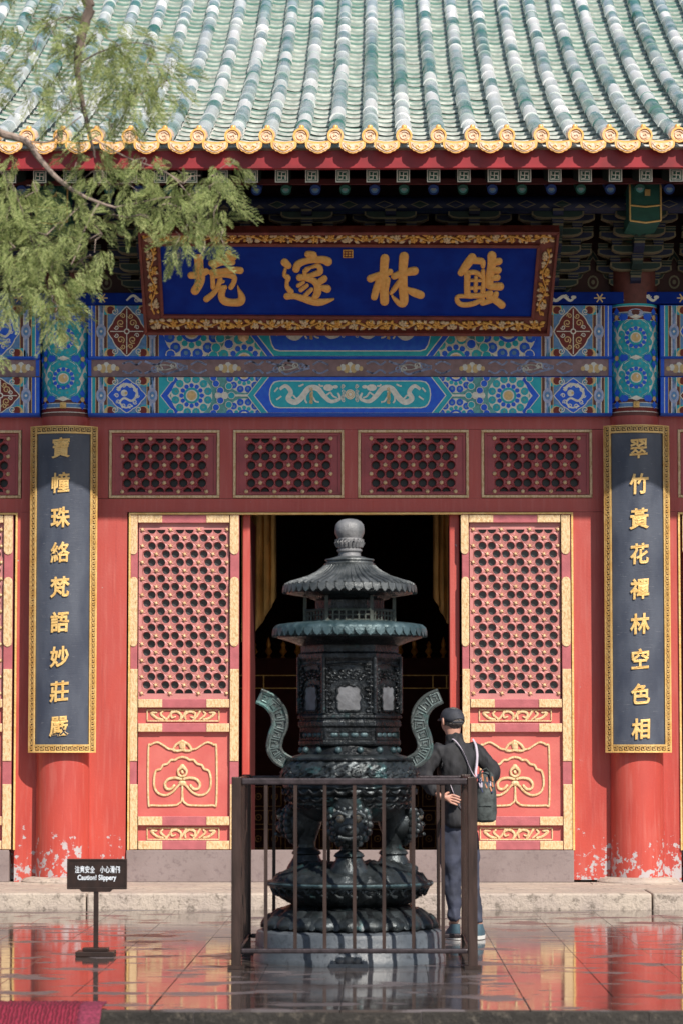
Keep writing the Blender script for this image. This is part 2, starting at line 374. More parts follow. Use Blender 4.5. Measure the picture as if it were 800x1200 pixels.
class Paint:
    """flat painted shapes laid in thin layers on a surface, drawn in the surface's own 2-D units"""
    def __init__(s, mapf, clip=None, step=None, dl=.0014):
        s.mapf = mapf; s.b = MB(); s.mats = []; s.clip = clip; s.step = step; s.dl = dl
    def mi(s, m):
        if m not in s.mats: s.mats.append(m)
        return s.mats.index(m)
    def poly(s, pts, m, layer=1):
        if s.clip:
            x0, y0, x1, y1 = s.clip
            for ax, lim, sg in ((0, x0, 1), (0, x1, -1), (1, y0, 1), (1, y1, -1)):
                out = []
                for i in range(len(pts)):
                    a, b = pts[i-1], pts[i]; ia = (a[ax]-lim)*sg >= 0; ib = (b[ax]-lim)*sg >= 0
                    if ia != ib:
                        t = (lim-a[ax])/(b[ax]-a[ax]); out.append((a[0]+(b[0]-a[0])*t, a[1]+(b[1]-a[1])*t))
                    if ib: out.append(b)
                pts = out
                if len(pts) < 3: return
        s.b.add([s.mapf(x, y, layer*s.dl) for x, y in pts], [list(range(len(pts)))], s.mi(m))
    def rect(s, x0, y0, x1, y1, m, layer=1):
        n = max(1, int(abs(x1-x0)/s.step)) if s.step else 1
        for i in range(n):
            a = x0+(x1-x0)*i/n; b = x0+(x1-x0)*(i+1)/n
            s.poly([(a, y0), (b, y0), (b, y1), (a, y1)], m, layer)
    def disc(s, x, y, r, m, layer=1, n=14, ry=None):
        s.poly([(x+r*cos(2*pi*i/n), y+(ry or r)*sin(2*pi*i/n)) for i in range(n)], m, layer)
    def line(s, P, wd, m, layer=1, closed=False):
        n = len(P); 
        for i in range(n if closed else n-1):
            a, b = P[i], P[(i+1) % n]; dx, dy = b[0]-a[0], b[1]-a[1]; L = sqrt(dx*dx+dy*dy)
            if L < 1e-6: continue
            e = wd/2*.8; ux, uy = dx/L*e, dy/L*e; nx, ny = -dy/L*wd/2, dx/L*wd/2
            s.poly([(a[0]-ux+nx, a[1]-uy+ny), (b[0]+ux+nx, b[1]+uy+ny), (b[0]+ux-nx, b[1]+uy-ny), (a[0]-ux-nx, a[1]-uy-ny)], m, layer+(.12*(i % 3)))
    def curve(s, P, wd, m, layer=1, k=5): 
        Q = smooth_path([(a, b) for a, b in P], k); n = len(Q); L = []; R = []
        for i in range(n):
            a = Q[max(0, i-1)]; b = Q[min(n-1, i+1)]; dx, dy = b[0]-a[0], b[1]-a[1]; l = sqrt(dx*dx+dy*dy) or 1
            ww = wd(i/(n-1)) if callable(wd) else wd
            L.append((Q[i][0]-dy/l*ww/2, Q[i][1]+dx/l*ww/2)); R.append((Q[i][0]+dy/l*ww/2, Q[i][1]-dx/l*ww/2))
        for i in range(n-1): s.poly([L[i], L[i+1], R[i+1], R[i]], m, layer)
    def spiral(s, x, y, r, m, wd, layer, a0=0, turns=1.3, n=9, dirn=1):
        s.curve([(x+r*(1-.75*i/n)*cos(a0+dirn*2*pi*turns*i/n), y+r*(1-.75*i/n)*sin(a0+dirn*2*pi*turns*i/n)) for i in range(n+1)], wd, m, layer, 2)
    def rosette(s, x, y, R, A, B, layer=2, nn=12, half=None):
        s.disc(x, y, R*1.02, PC, layer, 24)
        for i in range(nn):
            a = 2*pi*(i+.5)/nn; cx, cy = x+R*.83*cos(a), y+R*.83*sin(a)
            s.disc(cx, cy, R*.195, A, layer+1, 9); s.disc(cx-R*.03*cos(a), cy-R*.03*sin(a), R*.085, PTL if A is PT else PBL, layer+2, 6)
        s.disc(x, y, R*.60, PC, layer+3, 20)
        for i in range(nn):
            a = 2*pi*i/nn; s.disc(x+R*.50*cos(a), y+R*.50*sin(a), R*.115, B, layer+4, 7)
        s.disc(x, y, R*.40, A, layer+5, 16); s.disc(x, y, R*.29, PC, layer+6, 14); s.disc(x, y, R*.23, PG, layer+7, 12)
    def build(s, name, parent, label=None): return s.b.build(name, s.mats, parent, label=label) if s.b.f else None
def flatmap(Y): 
    return lambda x, y, o=0: W(x, y, Y)+Vector((0, -o, 0))

GL = {}
def glyph(ch, bold=.012, depth=.05, bev=.012):
    """character outline taken from Blender's own built-in typeface, returned as verts and faces about its centre, 1 unit tall"""
    k = (ch, bold)
    if k in GL: return GL[k]
    cu = bpy.data.curves.new('text', 'FONT'); cu.body = ch; cu.size = 1; cu.extrude = depth; cu.offset = bold
    cu.bevel_depth = bev; cu.bevel_resolution = 0; cu.resolution_u = 3
    o = bpy.data.objects.new('text', cu); COL.objects.link(o); bpy.context.view_layer.update()
    me = bpy.data.meshes.new_from_object(o.evaluated_get(bpy.context.evaluated_depsgraph_get()))
    V = [v.co.copy() for v in me.vertices]; Fs = [list(p.vertices) for p in me.polygons]
    bpy.data.objects.remove(o); bpy.data.curves.remove(cu); bpy.data.meshes.remove(me)
    if V:
        cx = (min(v.x for v in V)+max(v.x for v in V))/2; cy = (min(v.y for v in V)+max(v.y for v in V))/2
        V = [Vector((v.x-cx, v.y-cy, v.z)) for v in V]
    GL[k] = (V, Fs); return GL[k]

# ================================================================== SETTING
EDGE = G(443, 1183.5).y
g = MB(); g.box(-400, 400, -400, 600, -1.2, -.62); g.build('ground', GROUND, kind='structure')
lt = MB(); lt.box(-14, 14, -13.6, EDGE-.002, -.60, -.16); lt.box(-14, 14, -14.7, -13.6, -.60, -.31); lt.box(-14, 14, -15.8, -14.7, -.60, -.46)
lt.build('terrace_steps', KFRONT, kind='structure', bevel=.01)
tb = MB(); tb.box(-14, 14, EDGE+.012, -1.6, -.60, -.022); 
terrace = tb.build('terrace', [KFRONT], kind='structure')
# side sheets of paving outside the slabs in view
ps = MB(); ps.box(-14, -4.24, EDGE, -1.9, -.3, -.001); ps.box(4.87, 14, EDGE, -1.9, -.3, -.001)
ps.build('side_paving', WET, terrace, kind='stuff')
rows = [G(443, y_).y+29.3 for y_ in (1183.5, 1168, 1152, 1139, 1128.5, 1117, 1107, 1098.5, 1091, 1084, 1077)]+[27.35]
ROWY = (rows[0]+rows[1])/2-29.3
for a, b in zip(rows[:-1], rows[1:]):
    y0, y1 = a-29.3, b-29.3; wd = .535; front = (a == rows[0])
    m = MB(); hx, hy = wd/2-.0013, (y1-y0)/2-.0016
    m.box(-hx, hx, -hy, hy, -(.16 if front else .02), 0, 0)
    me = m.mesh('paving_slab', WET)
    for k in range(17):
        x = -.74-6.5*wd+wd*k+wd*.5
        if front and k % 2: continue
        if front:
            m2 = None
        o = link_mesh('paving_slab', me, (x, (y0+y1)/2, random.uniform(-.0012, .0008)), terrace,
                      (random.uniform(-.0007, .0007), random.uniform(-.0013, .0013), 0))
        bv = o.modifiers.new('bevel', 'BEVEL'); bv.width = .002; bv.segments = 1; bv.limit_method = 'ANGLE'
# front edging stones are twice as wide: fill the gaps in that row by widening
for o in [o for o in terrace.children if o.name.startswith('paving_slab') and abs(o.location.y-ROWY) < .05]:
    o.scale.x = 2.0; o.location.x += .2675
# dark weathered riser in front of the edging stones
rs = MB()
for k in range(9):
    x0 = -4.6+k*1.28; rs.box(x0+.003, x0+1.277, EDGE-.006, EDGE+.0010, -.60, -.010+random.uniform(-.004, .004))
rs.build('riser_facing', KFRONT, terrace)

pl = MB(); pl.box(-14, 14, -1.22, 13, -.6, .150); plinth = pl.build('hall_plinth', KERB, kind='structure')
for x0, x1 in ((-12.6, -7.47), (-7.47, -2.36), (-2.36, 2.75), (2.75, 7.9), (7.9, 13)):
    k = MB(); k.box(x0+.006, x1-.006, -2.1, -1.225, -.3, .147)
    k.build('kerb_stone', KERB, plinth, origin=Vector(((x0+x1)/2, -1.6, 0)), bevel=.018)

# ================================================================== HALL
hall = thing('temple_hall', (0, 0, .15), 'red lacquered temple hall with green tiled roof, painted beams and gilded lattice doors', 'temple hall')
ZT = Z_(487, -.17); ZF = .15
def wallbox(mb, x0, x1, y0, y1, Y=0.0, T=.14, m=0):   # pixel rectangle standing on plane Y
    a = W(x0, y1, Y); b = W(x1, y0, Y); mb.box(a.x, b.x, Y, Y+T, a.z, b.z, m)
CXL, CXR = X_(75), X_(745)
# wall boards of the three bays
mb = MB(); wallbox(mb, 75, 149.5, 600, 1031); mb.build('wall_board', RED, hall)
mb = MB(); wallbox(mb, 670.5, 745, 600, 1031); mb.build('wall_board', RED, hall)
def transom_board(dx):
    mb = MB(); xs = [75, 127.9, 257.6, 273.3, 403, 419, 547.5, 563.5, 693, 745]; xs = [x+dx for x in xs]
    wallbox(mb, xs[0], xs[-1], 487, 503.7); wallbox(mb, xs[0], xs[-1], 583.9, 600.2)
    for i in (0, 2, 4, 6, 8): wallbox(mb, xs[i], xs[i+1], 503.5, 584, .003, .134)
    mb.build('transom_board', RED, hall)
transom_board(0)
# side bays: full backing walls with a standing post beside each column
for sg in (-1, 1):
    mb = MB(); x0, x1 = sorted((sg*2.81, sg*9.5)); mb.box(x0, x1, .16, .28, .15, 6.4); mb.build('wall_board', RED, hall)
    mb = MB()
    a = X_(75 if sg < 0 else 745); b = X_(18.5 if sg < 0 else 796)
    mb.box(min(a, b), max(a, b), 0, .15, .15, Z_(600, 0)); 
    c = X_(24 if sg < 0 else 797)
    mb.box(min(a, c), max(a, c), 0, .15, Z_(600, 0)+.002, Z_(487, 0)); mb.build('wall_board', RED, hall)
    mb = MB(); x0, x1 = sorted((c, sg*9.5)); mb.box(x0, x1, .001, .15, Z_(503.7), Z_(487)); mb.box(x0, x1, .001, .15, Z_(600.2), Z_(583.9)); mb.build('transom_board', RED, hall)

# ---- lattice
def lattice(mb, x0, x1, z0, z1, n, Y, T=.035, m=0, hr=.222):
    dx = (x1-x0)/6; a = (z1-z0)/n; nodes = []
    cl = lambda z: min(max(z, z0), z1)
    def tri(P):
        c = (sum(p[0] for p in P)/3, sum(p[1] for p in P)/3); r = a*hr
        A0 = atan2(P[0][1]-c[1], P[0][0]-c[0]); vs = []
        for k in range(12):
            an = A0+2*pi*k/12; q = 2*pi*((k % 4))/12; ap = a/sqrt(3)/2     # distance to triangle edge in that direction
            qq = abs(q-pi/3); d = ap/cos(qq)
            vs.append((c[0]+d*cos(an), Y, cl(c[1]+d*sin(an))))
        for k in range(12):
            an = A0+2*pi*k/12; vs.append((c[0]+r*1.22*cos(an), Y-.006, cl(c[1]+r*1.22*sin(an))))
        for k in range(12):
            an = A0+2*pi*k/12; vs.append((c[0]+r*cos(an), Y+T, cl(c[1]+r*sin(an))))
        fs = []
        for k in range(12):
            k2 = (k+1) % 12; fs += [(k, k2, k2+12, k+12), (k+12, k2+12, k2+24, k+24)]
        mb.add(vs, fs, m)
    for i in range(6):
        even = i % 2 == 0; xe, xo = (x0+dx*i, x0+dx*(i+1)) if even else (x0+dx*(i+1), x0+dx*i)
        for k in range(n): tri([(xo, z0+(k+.5)*a), (xe, z0+k*a), (xe, z0+(k+1)*a)])
        for k in range(n+1): tri([(xe, z0+k*a), (xo, z0+(k-.5)*a), (xo, z0+(k+.5)*a)])
    for c in range(7):
        for k in range(n+1 if c % 2 == 0 else n): nodes.append((x0+dx*c, z0+a*(k+(0 if c % 2 == 0 else .5))))
    return nodes, a
def studs(mb, nodes, a, Y, m=0, star=True):
    for x, z in nodes:
        if not star: mb.ball((x, Y-.004, z), a*.12, m, 10, 6, (1, .8, 1)); continue
        vs = [(x, Y-.016, z)]+[(x+a*(.23 if k % 2 == 0 else .06)*cos(pi*k/6+pi/6), Y-.002, z+a*(.23 if k % 2 == 0 else .06)*sin(pi*k/6+pi/6)) for k in range(12)]
        mb.add(vs, [(0, 1+k, 1+(k+1) % 12) for k in range(12)], m)
        mb.ball((x, Y-.010, z), a*.095, m, 8, 5)
def ribs(mb, nodes, a, Y, x0, x1, z0, z1, m=0, r=.0055):
    for i, p in enumerate(nodes):
        for q in nodes[i+1:]:
            d = sqrt((p[0]-q[0])**2+(p[1]-q[1])**2)
            if d < a*1.12 and abs(p[0]-q[0]) > .01:
                mb.tube([(p[0], Y-.001, p[1]), (q[0], Y-.001, q[1])], r, 4, m, cap=False)

# ---- transom windows
def transom(px0, px1):
    cx = X_((px0+px1)/2, 0, 540); t = bpy.data.objects.new('transom_window', None); COL.objects.link(t)
    loc = Vector((cx, 0, Z_(544))); t.parent = hall; t.location = loc-wl(hall); WL[t.name] = loc
    a = W(px0, 583.7); b = W(px1, 504)
    m = MB(); tw = .026
    m.box(a.x, b.x, -.012, .03, b.z-tw, b.z); m.box(a.x, b.x, -.012, .03, a.z, a.z+tw)
    m.box(a.x, a.x+tw, -.010, .03, a.z+tw, b.z-tw); m.box(b.x-tw, b.x, -.010, .03, a.z+tw, b.z-tw)
    m.build('gold_trim', GOLDP, t, bevel=.004)
    lx0, lx1 = cx-.415, cx+.415; lz1 = Z_(513.5); lz0 = Z_(575.8)
    m = MB(); x0, x1, z0, z1 = a.x+tw, b.x-tw, a.z+tw, b.z-tw
    m.box(x0, lx0, .018, .09, z0, z1); m.box(lx1, x1, .018, .09, z0, z1); m.box(lx0, lx1, .0182, .09, lz1, z1); m.box(lx0, lx1, .0182, .09, z0, lz0)
    m.box(x0+.004, x0+.03, .006, .03, z0+.004, z1-.004); m.box(x1-.03, x1-.004, .006, .03, z0+.004, z1-.004)
    m.box(x0+.03, x1-.03, .0065, .03, z1-.03, z1-.004); m.box(x0+.03, x1-.03, .0065, .03, z0+.004, z0+.03)
    m.build('window_frame', TRANSR, t, bevel=.003)
    m = MB(); nd, aa = lattice(m, lx0, lx1, lz0, lz1, 3, .024, hr=.215); ribs(m, nd, aa, .022, lx0, lx1, lz0, lz1, r=.0075); m.build('lattice', TRANSR, t)
    m = MB(); studs(m, nd, aa, .014, star=False); m.build('gold_studs', GOLDP, t, kind='stuff')
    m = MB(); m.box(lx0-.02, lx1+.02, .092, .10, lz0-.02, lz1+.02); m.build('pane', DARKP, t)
    return t
t0 = transom(127.9, 257.6)
for px in (273.3, 419, 563.5):
    copy_tree(t0, Vector((X_(px+64.8, 0, 540)-X_(127.9+64.85, 0, 540), 0, 0)))
tx = X_(24)-X_(257.6); copy_tree(t0, Vector((tx, 0, 0))); copy_tree(t0, Vector((tx-1.24, 0, 0)))
tx = X_(797)-X_(127.9); copy_tree(t0, Vector((tx, 0, 0))); copy_tree(t0, Vector((tx+1.24, 0, 0)))

# ---- door leaves (drawn for the left leaf; px in photo pixels on the wall plane)
def door_leaf():
    loc = Vector((X_(216), 0, Z_(996))); t = bpy.data.objects.new('door_leaf', None); COL.objects.link(t)
    t.parent = hall; t.location = loc-wl(hall); WL[t.name] = loc
    mf = flatmap(-.012)
    st = MB()
    def pbox(mb, x0, y0, x1, y1, Y0, Y1, m=0): a = W(x0, y1, 0); b = W(x1, y0, 0); mb.box(a.x, b.x, Y0, Y1, a.z, b.z, m)
    for x0, x1 in ((151.8, 162), (269, 280.6)):
        s_ = MB(); pbox(s_, x0, 603, x1, 996, -.012, .07); s_.build('stile', REDMUTE, t, bevel=.006)
    for y0, y1 in ((603.5, 613), (819, 829.5), (847.5, 858), (956.5, 967.5), (985, 995.8)):
        s_ = MB(); pbox(s_, 162, y0, 269, y1, -.012, .07); s_.build('rail', REDMUTE, t, bevel=.006)
    # raised gold plates with rounded ends
    def plate(x0, y0, x1, y1, vert, ra, rb):
        h = .010; P = []
        w_ = (x1-x0 if vert else y1-y0)/2; n = 6
        a = W(x0, y1, -.012); b = W(x1, y0, -.012); cx, cz = (a.x+b.x)/2, (a.z+b.z)/2
        hx, hz = (b.x-a.x)/2, (b.z-a.z)/2; r = min(hx, hz)
        pts = []
        if vert:
            pts += [(cx-hx, cz-hz+(r if rb else 0))]
            if rb: pts += [(cx-r*cos(pi*k/n), cz-hz+r-r*sin(pi*k/n)) for k in range(1, n)]
            pts += [(cx+hx, cz-hz+(r if rb else 0)), (cx+hx, cz+hz-(r if ra else 0))]
            if ra: pts += [(cx+r*cos(pi*k/n), cz+hz-r+r*sin(pi*k/n)) for k in range(1, n)]
            pts += [(cx-hx, cz+hz-(r if ra else 0))]
        else:
            d = r*.7; pts = [(cx-hx, cz-hz), (cx+hx-(d if rb else 0), cz-hz)]+([(cx+hx, cz)] if rb else [])+[(cx+hx-(d if rb else 0), cz+hz), (cx-hx+(d if ra else 0), cz+hz)]
            if ra: pts = [(cx-hx+d, cz-hz)]+pts[1:]+[(cx-hx, cz)]
        m = MB(); m.prism([(x, -.0115-h, z) for x, z in pts], (0, h, 0)); m.build('gold_plate', GOLDP, t, bevel=.006)
    for x0, x1 in ((152.3, 161.6), (269.5, 280.1)):
        plate(x0, 604, x1, 650, True, False, True); plate(x0, 676, x1, 758, True, True, True)
        plate(x0, 784, x1, 892, True, True, False) if False else plate(x0, 784, x1, 892, True, False, False)
        plate(x0, 919, x1, 995.5, True, False, False)
    for y0, y1 in ((604, 612.6), (819.4, 829.1), (847.9, 857.6), (956.9, 967.1), (985.4, 995.4)):
        plate(162.2, y0, 190.5, y1, False, False, False); plate(242, y0, 268.8, y1, False, False, False)
    # lattice panel
    x0, x1 = X_(166), X_(265.6); z0, z1 = Z_(812.4), Z_(620.4)
    m = MB(); nd, aa = lattice(m, x0, x1, z0, z1, 10, .030); ribs(m, nd, aa, .030, x0, x1, z0, z1); m.build('lattice', REDLAT, t)
    m = MB(); studs(m, nd, aa, .026); m.build('gold_studs', GOLDP, t, kind='stuff')
    m = MB(); a, b = W(162, 819), W(269, 613)
    m.box(a.x, x0, .026, .066, a.z, b.z); m.box(x1, b.x, .026, .066, a.z, b.z); m.box(x0, x1, .0262, .066, z1, b.z); m.box(x0, x1, .0262, .066, a.z, z0)
    m.build('lattice_surround', REDLAT, t)
    m = MB(); m.box(x0-.01, x1+.01, .068, .078, z0-.01, z1+.01); m.build('pane', GLASS, t)
    for y0, y1 in ((829.5, 847.5), (858, 956.5), (967.5, 985)):
        m = MB(); pbox(m, 161.5, y0-.3, 269.5, y1+.3, .030, .066); m.build('panel', REDPANEL, t)
    # carved strips
    pm = flatmap(.029)
    for yc, hh in ((838.5, 6.6), (977, 6.8)):
        m = MB(); L, R, T, B = 172.8, 256.8, yc-hh, yc+hh
        for P in ([(L, T), (R, T)], [(L, B), (R, B)], [(L, T), (L, B)], [(R, T), (R, B)]): m.brush(pm, [(P[0][0], P[0][1], .9), (P[1][0], P[1][1], .9)], .014)
        for cx in (198.5, 214.8, 231): m.brush(pm, [(cx-4, yc+hh-1, 1.6), (cx, yc+1, 1.4), (cx+4, yc-hh+1, 1.6)], .012)
        for sg in (-1, 1):
            q = lambda dx: 214.8+sg*dx
            m.brush(pm, [(q(3), yc+4.5, 1.2), (q(2.5), yc-1, 1.5), (q(8), yc-4.6, 1.8), (q(14), yc-2.5, 1.6), (q(13), yc+2.4, 1.3), (q(9), yc+1.5, 1)], .014)
            m.brush(pm, [(q(19), yc+5, 1.2), (q(26), yc-1, 1.5), (q(24), yc-4.5, 1.2)], .012)
            m.brush(pm, [(q(24), yc+4.8, 1.5), (q(31), yc+3.0, 1.6), (q(37), yc-2.8, 1.8), (q(31), yc-3.4, 1.1)], .012)
        m.build('carved_strip', GOLDP, t)
    # ruyi cloud relief of the skirt panel, coordinates from an enlarged view
    cm = lambda x, y, o=0: pm(140+x/5, 810+y/5, o)
    m = MB()
    for sg in (1, -1):
        q = lambda P, r: [(370+sg*(370-x), y, r) for x, y in P]
        m.brush(cm, q([(370, 560), (367, 635), (350, 658), (320, 669), (196, 669), (171, 645), (171, 342), (186, 315), (222, 300), (256, 316), (290, 338), (322, 342)], 6.4), .016)
        m.brush(cm, q([(370, 386), (345, 392), (328, 403), (304, 404), (282, 426), (256, 434), (243, 456), (216, 467), (205, 505), (206, 560), (228, 597), (270, 610), (312, 592), (345, 556), (358, 545)], 7.2), .016)
        m.brush(cm, q([(362, 515), (330, 508), (290, 515), (268, 542), (276, 570), (302, 573), (322, 553)], 8.5), .018)
        m.brush(cm, q([(370, 292), (345, 306), (330, 318), (318, 345), (345, 350), (370, 344)], 8), .018)
    for P in ([(370, 312, 20), (372, 334, 17)], [(370, 440, 14), (345, 465, 8), (350, 490, 8), (370, 500, 8)], [(370, 440, 14), (395, 465, 8), (390, 490, 8), (370, 500, 8)], [(362, 540, 16), (378, 540, 16)], [(368, 470, 9), (372, 478, 8)]):
        m.brush(cm, P, .02)
    m.build('cloud_relief', GOLDP, t)
    return t
dl = door_leaf()
RX = X_(604.3)-X_(216)
for dx in (RX, X_(15.5)-X_(281), X_(15.5)-X_(281)-1.10, X_(800)-X_(151.5), X_(800)-X_(151.5)+1.10):
    copy_tree(dl, Vector((dx, 0, 0)))
# gilt beading round each doorway, thresholds
gb = MB(); a, b = W(149.6, 996), W(670.6, 600.6)
gb.box(a.x, a.x+.018, -.022, .05, a.z, b.z); gb.box(b.x-.018, b.x, -.022, .05, a.z, b.z); gb.box(a.x+.018, b.x-.018, -.0222, .05, b.z-.018, b.z)
gb.build('gilt_bead', GOLD, hall)
for xr, sg in ((X_(17.6), -1), (X_(797.4), 1)):
    gb = MB(); x0, x1 = sorted((xr, xr+sg*5)); gb.box(x0, x1, -.0222, .05, b.z-.018, b.z); e0, e1 = sorted((xr, xr-sg*.018)); gb.box(e0, e1, -.022, .05, a.z, b.z); gb.build('gilt_bead', GOLD, hall)
for x0, x1 in ((X_(149.5), X_(670.5)), (X_(-500), X_(13)), (X_(800), X_(1300))):
    th = MB(); th.box(x0, x1, -.03, .13, .15, Z_(996.3)); th.build('threshold', THRESH, hall, bevel=.008)
# narrow red jamb posts and the folded-back inner leaves
for p0, p1, sg in ((283, 293, 1), (527, 538, -1)):
    jp = MB(); a = W(p0, 994); b_ = W(p1, 601); jp.box(a.x, b_.x, .085, .20, .15, b_.z); jp.build('jamb_post', RED, hall, bevel=.012)
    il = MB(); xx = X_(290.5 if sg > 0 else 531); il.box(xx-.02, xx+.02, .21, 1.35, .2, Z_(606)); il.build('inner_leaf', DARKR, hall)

# ---- columns
RB, RT = .262, .232
def column(xc, label=None):
    loc = Vector((xc, 0, .15)); t = bpy.data.objects.new('column', None); COL.objects.link(t); t.parent = hall; t.location = loc-wl(hall); WL[t.name] = loc
    m = MB(); m.lathe([(RB, .20), (RB-.003, 1.5), (RB-.01, 3), (RT+.004, 4.6), (RT, 4.85)], (xc, 0, 0), 48); m.build('shaft', RED, t)
    m = MB(); m.lathe([(.40, .148), (.40, .165), (.37, .19), (.30, .205), (RB-.02, .207)], (xc, 0, 0), 40); m.box(xc-.47, xc+.47, -.47, -.10, .148, .156); m.build('column_base', KERB, t)
    m = MB(); m.lathe([(RT-.002, 4.85), (RT-.002, 6.6)], (xc, 0, 0), 48); m.build('upper_shaft', PBR, t)
    # painted collar, mapped round the shaft
    Rm = RT
    yp = lambda py: Z_(py, -.23)
    mp = lambda x, y, o=0: Vector((xc+(Rm+o)*sin(x/Rm/119.5), -(Rm+o)*cos(x/Rm/119.5), yp(y)))
    hw = 42
    P = Paint(mp, clip=(-hw, 356, hw, 487), step=4)
    P.rect(-hw, 356, hw, 487, PT, 1)
    for y0, y1, c in ((356, 359, PT), (359.5, 365.5, PDR), (366.5, 370, PBL), (371, 374.5, PDR), (468, 471.5, PBR), (472.5, 476.5, PBL), (477.5, 482, PDR), (482, 487, PBR)):
        P.rect(-hw, y0, hw, y1, c, 3)
    for y in (359, 366, 370.5, 375, 467.4, 472, 477, 482.3): P.rect(-hw, y-.4, hw, y+.4, PC, 4)
    P.disc(0, 367, 9, PLV, 6, 12, 5); P.disc(0, 367, 4.5, PBR, 7, 10, 3)
    for cy in (396, 443):
        for cx in (-46, 0, 46):
            P.disc(cx, cy, 23.5, PC, 2, 24) 
            P.rosette(cx, cy, 21.5, PT, PB, 3)
    for cy in (372, 419.5, 467):
        for cx in (-23, 23):
            for dx, dy in ((-7, 0), (7, 0), (0, -7), (0, 7)): P.poly([(cx+dx-4, cy+dy), (cx+dx, cy+dy-5), (cx+dx+4, cy+dy), (cx+dx, cy+dy+5)], PB, 11)
            P.disc(cx, cy, 3, PG, 12, 10)
        P.poly([(-7, cy), (0, cy-3), (7, cy), (0, cy+3)], PC, 12)
        P.disc(12.5, cy, 4, PB, 12, 8); P.disc(-12.5, cy, 4, PB, 12, 8)
    P.build('painted_band', t)
    m = MB(); c_ = Vector((xc, -RT-.012, yp(474.5))); m.cbox(c_, (.062, .03, .062)); m.cbox(c_+Vector((0, -.014, 0)), (.03, .02, .03)); m.build('gold_boss', GOLD, t, bevel=.008)
    return t
for xc in (CXL, CXR, CXL-5.6, CXR+5.6): column(xc)

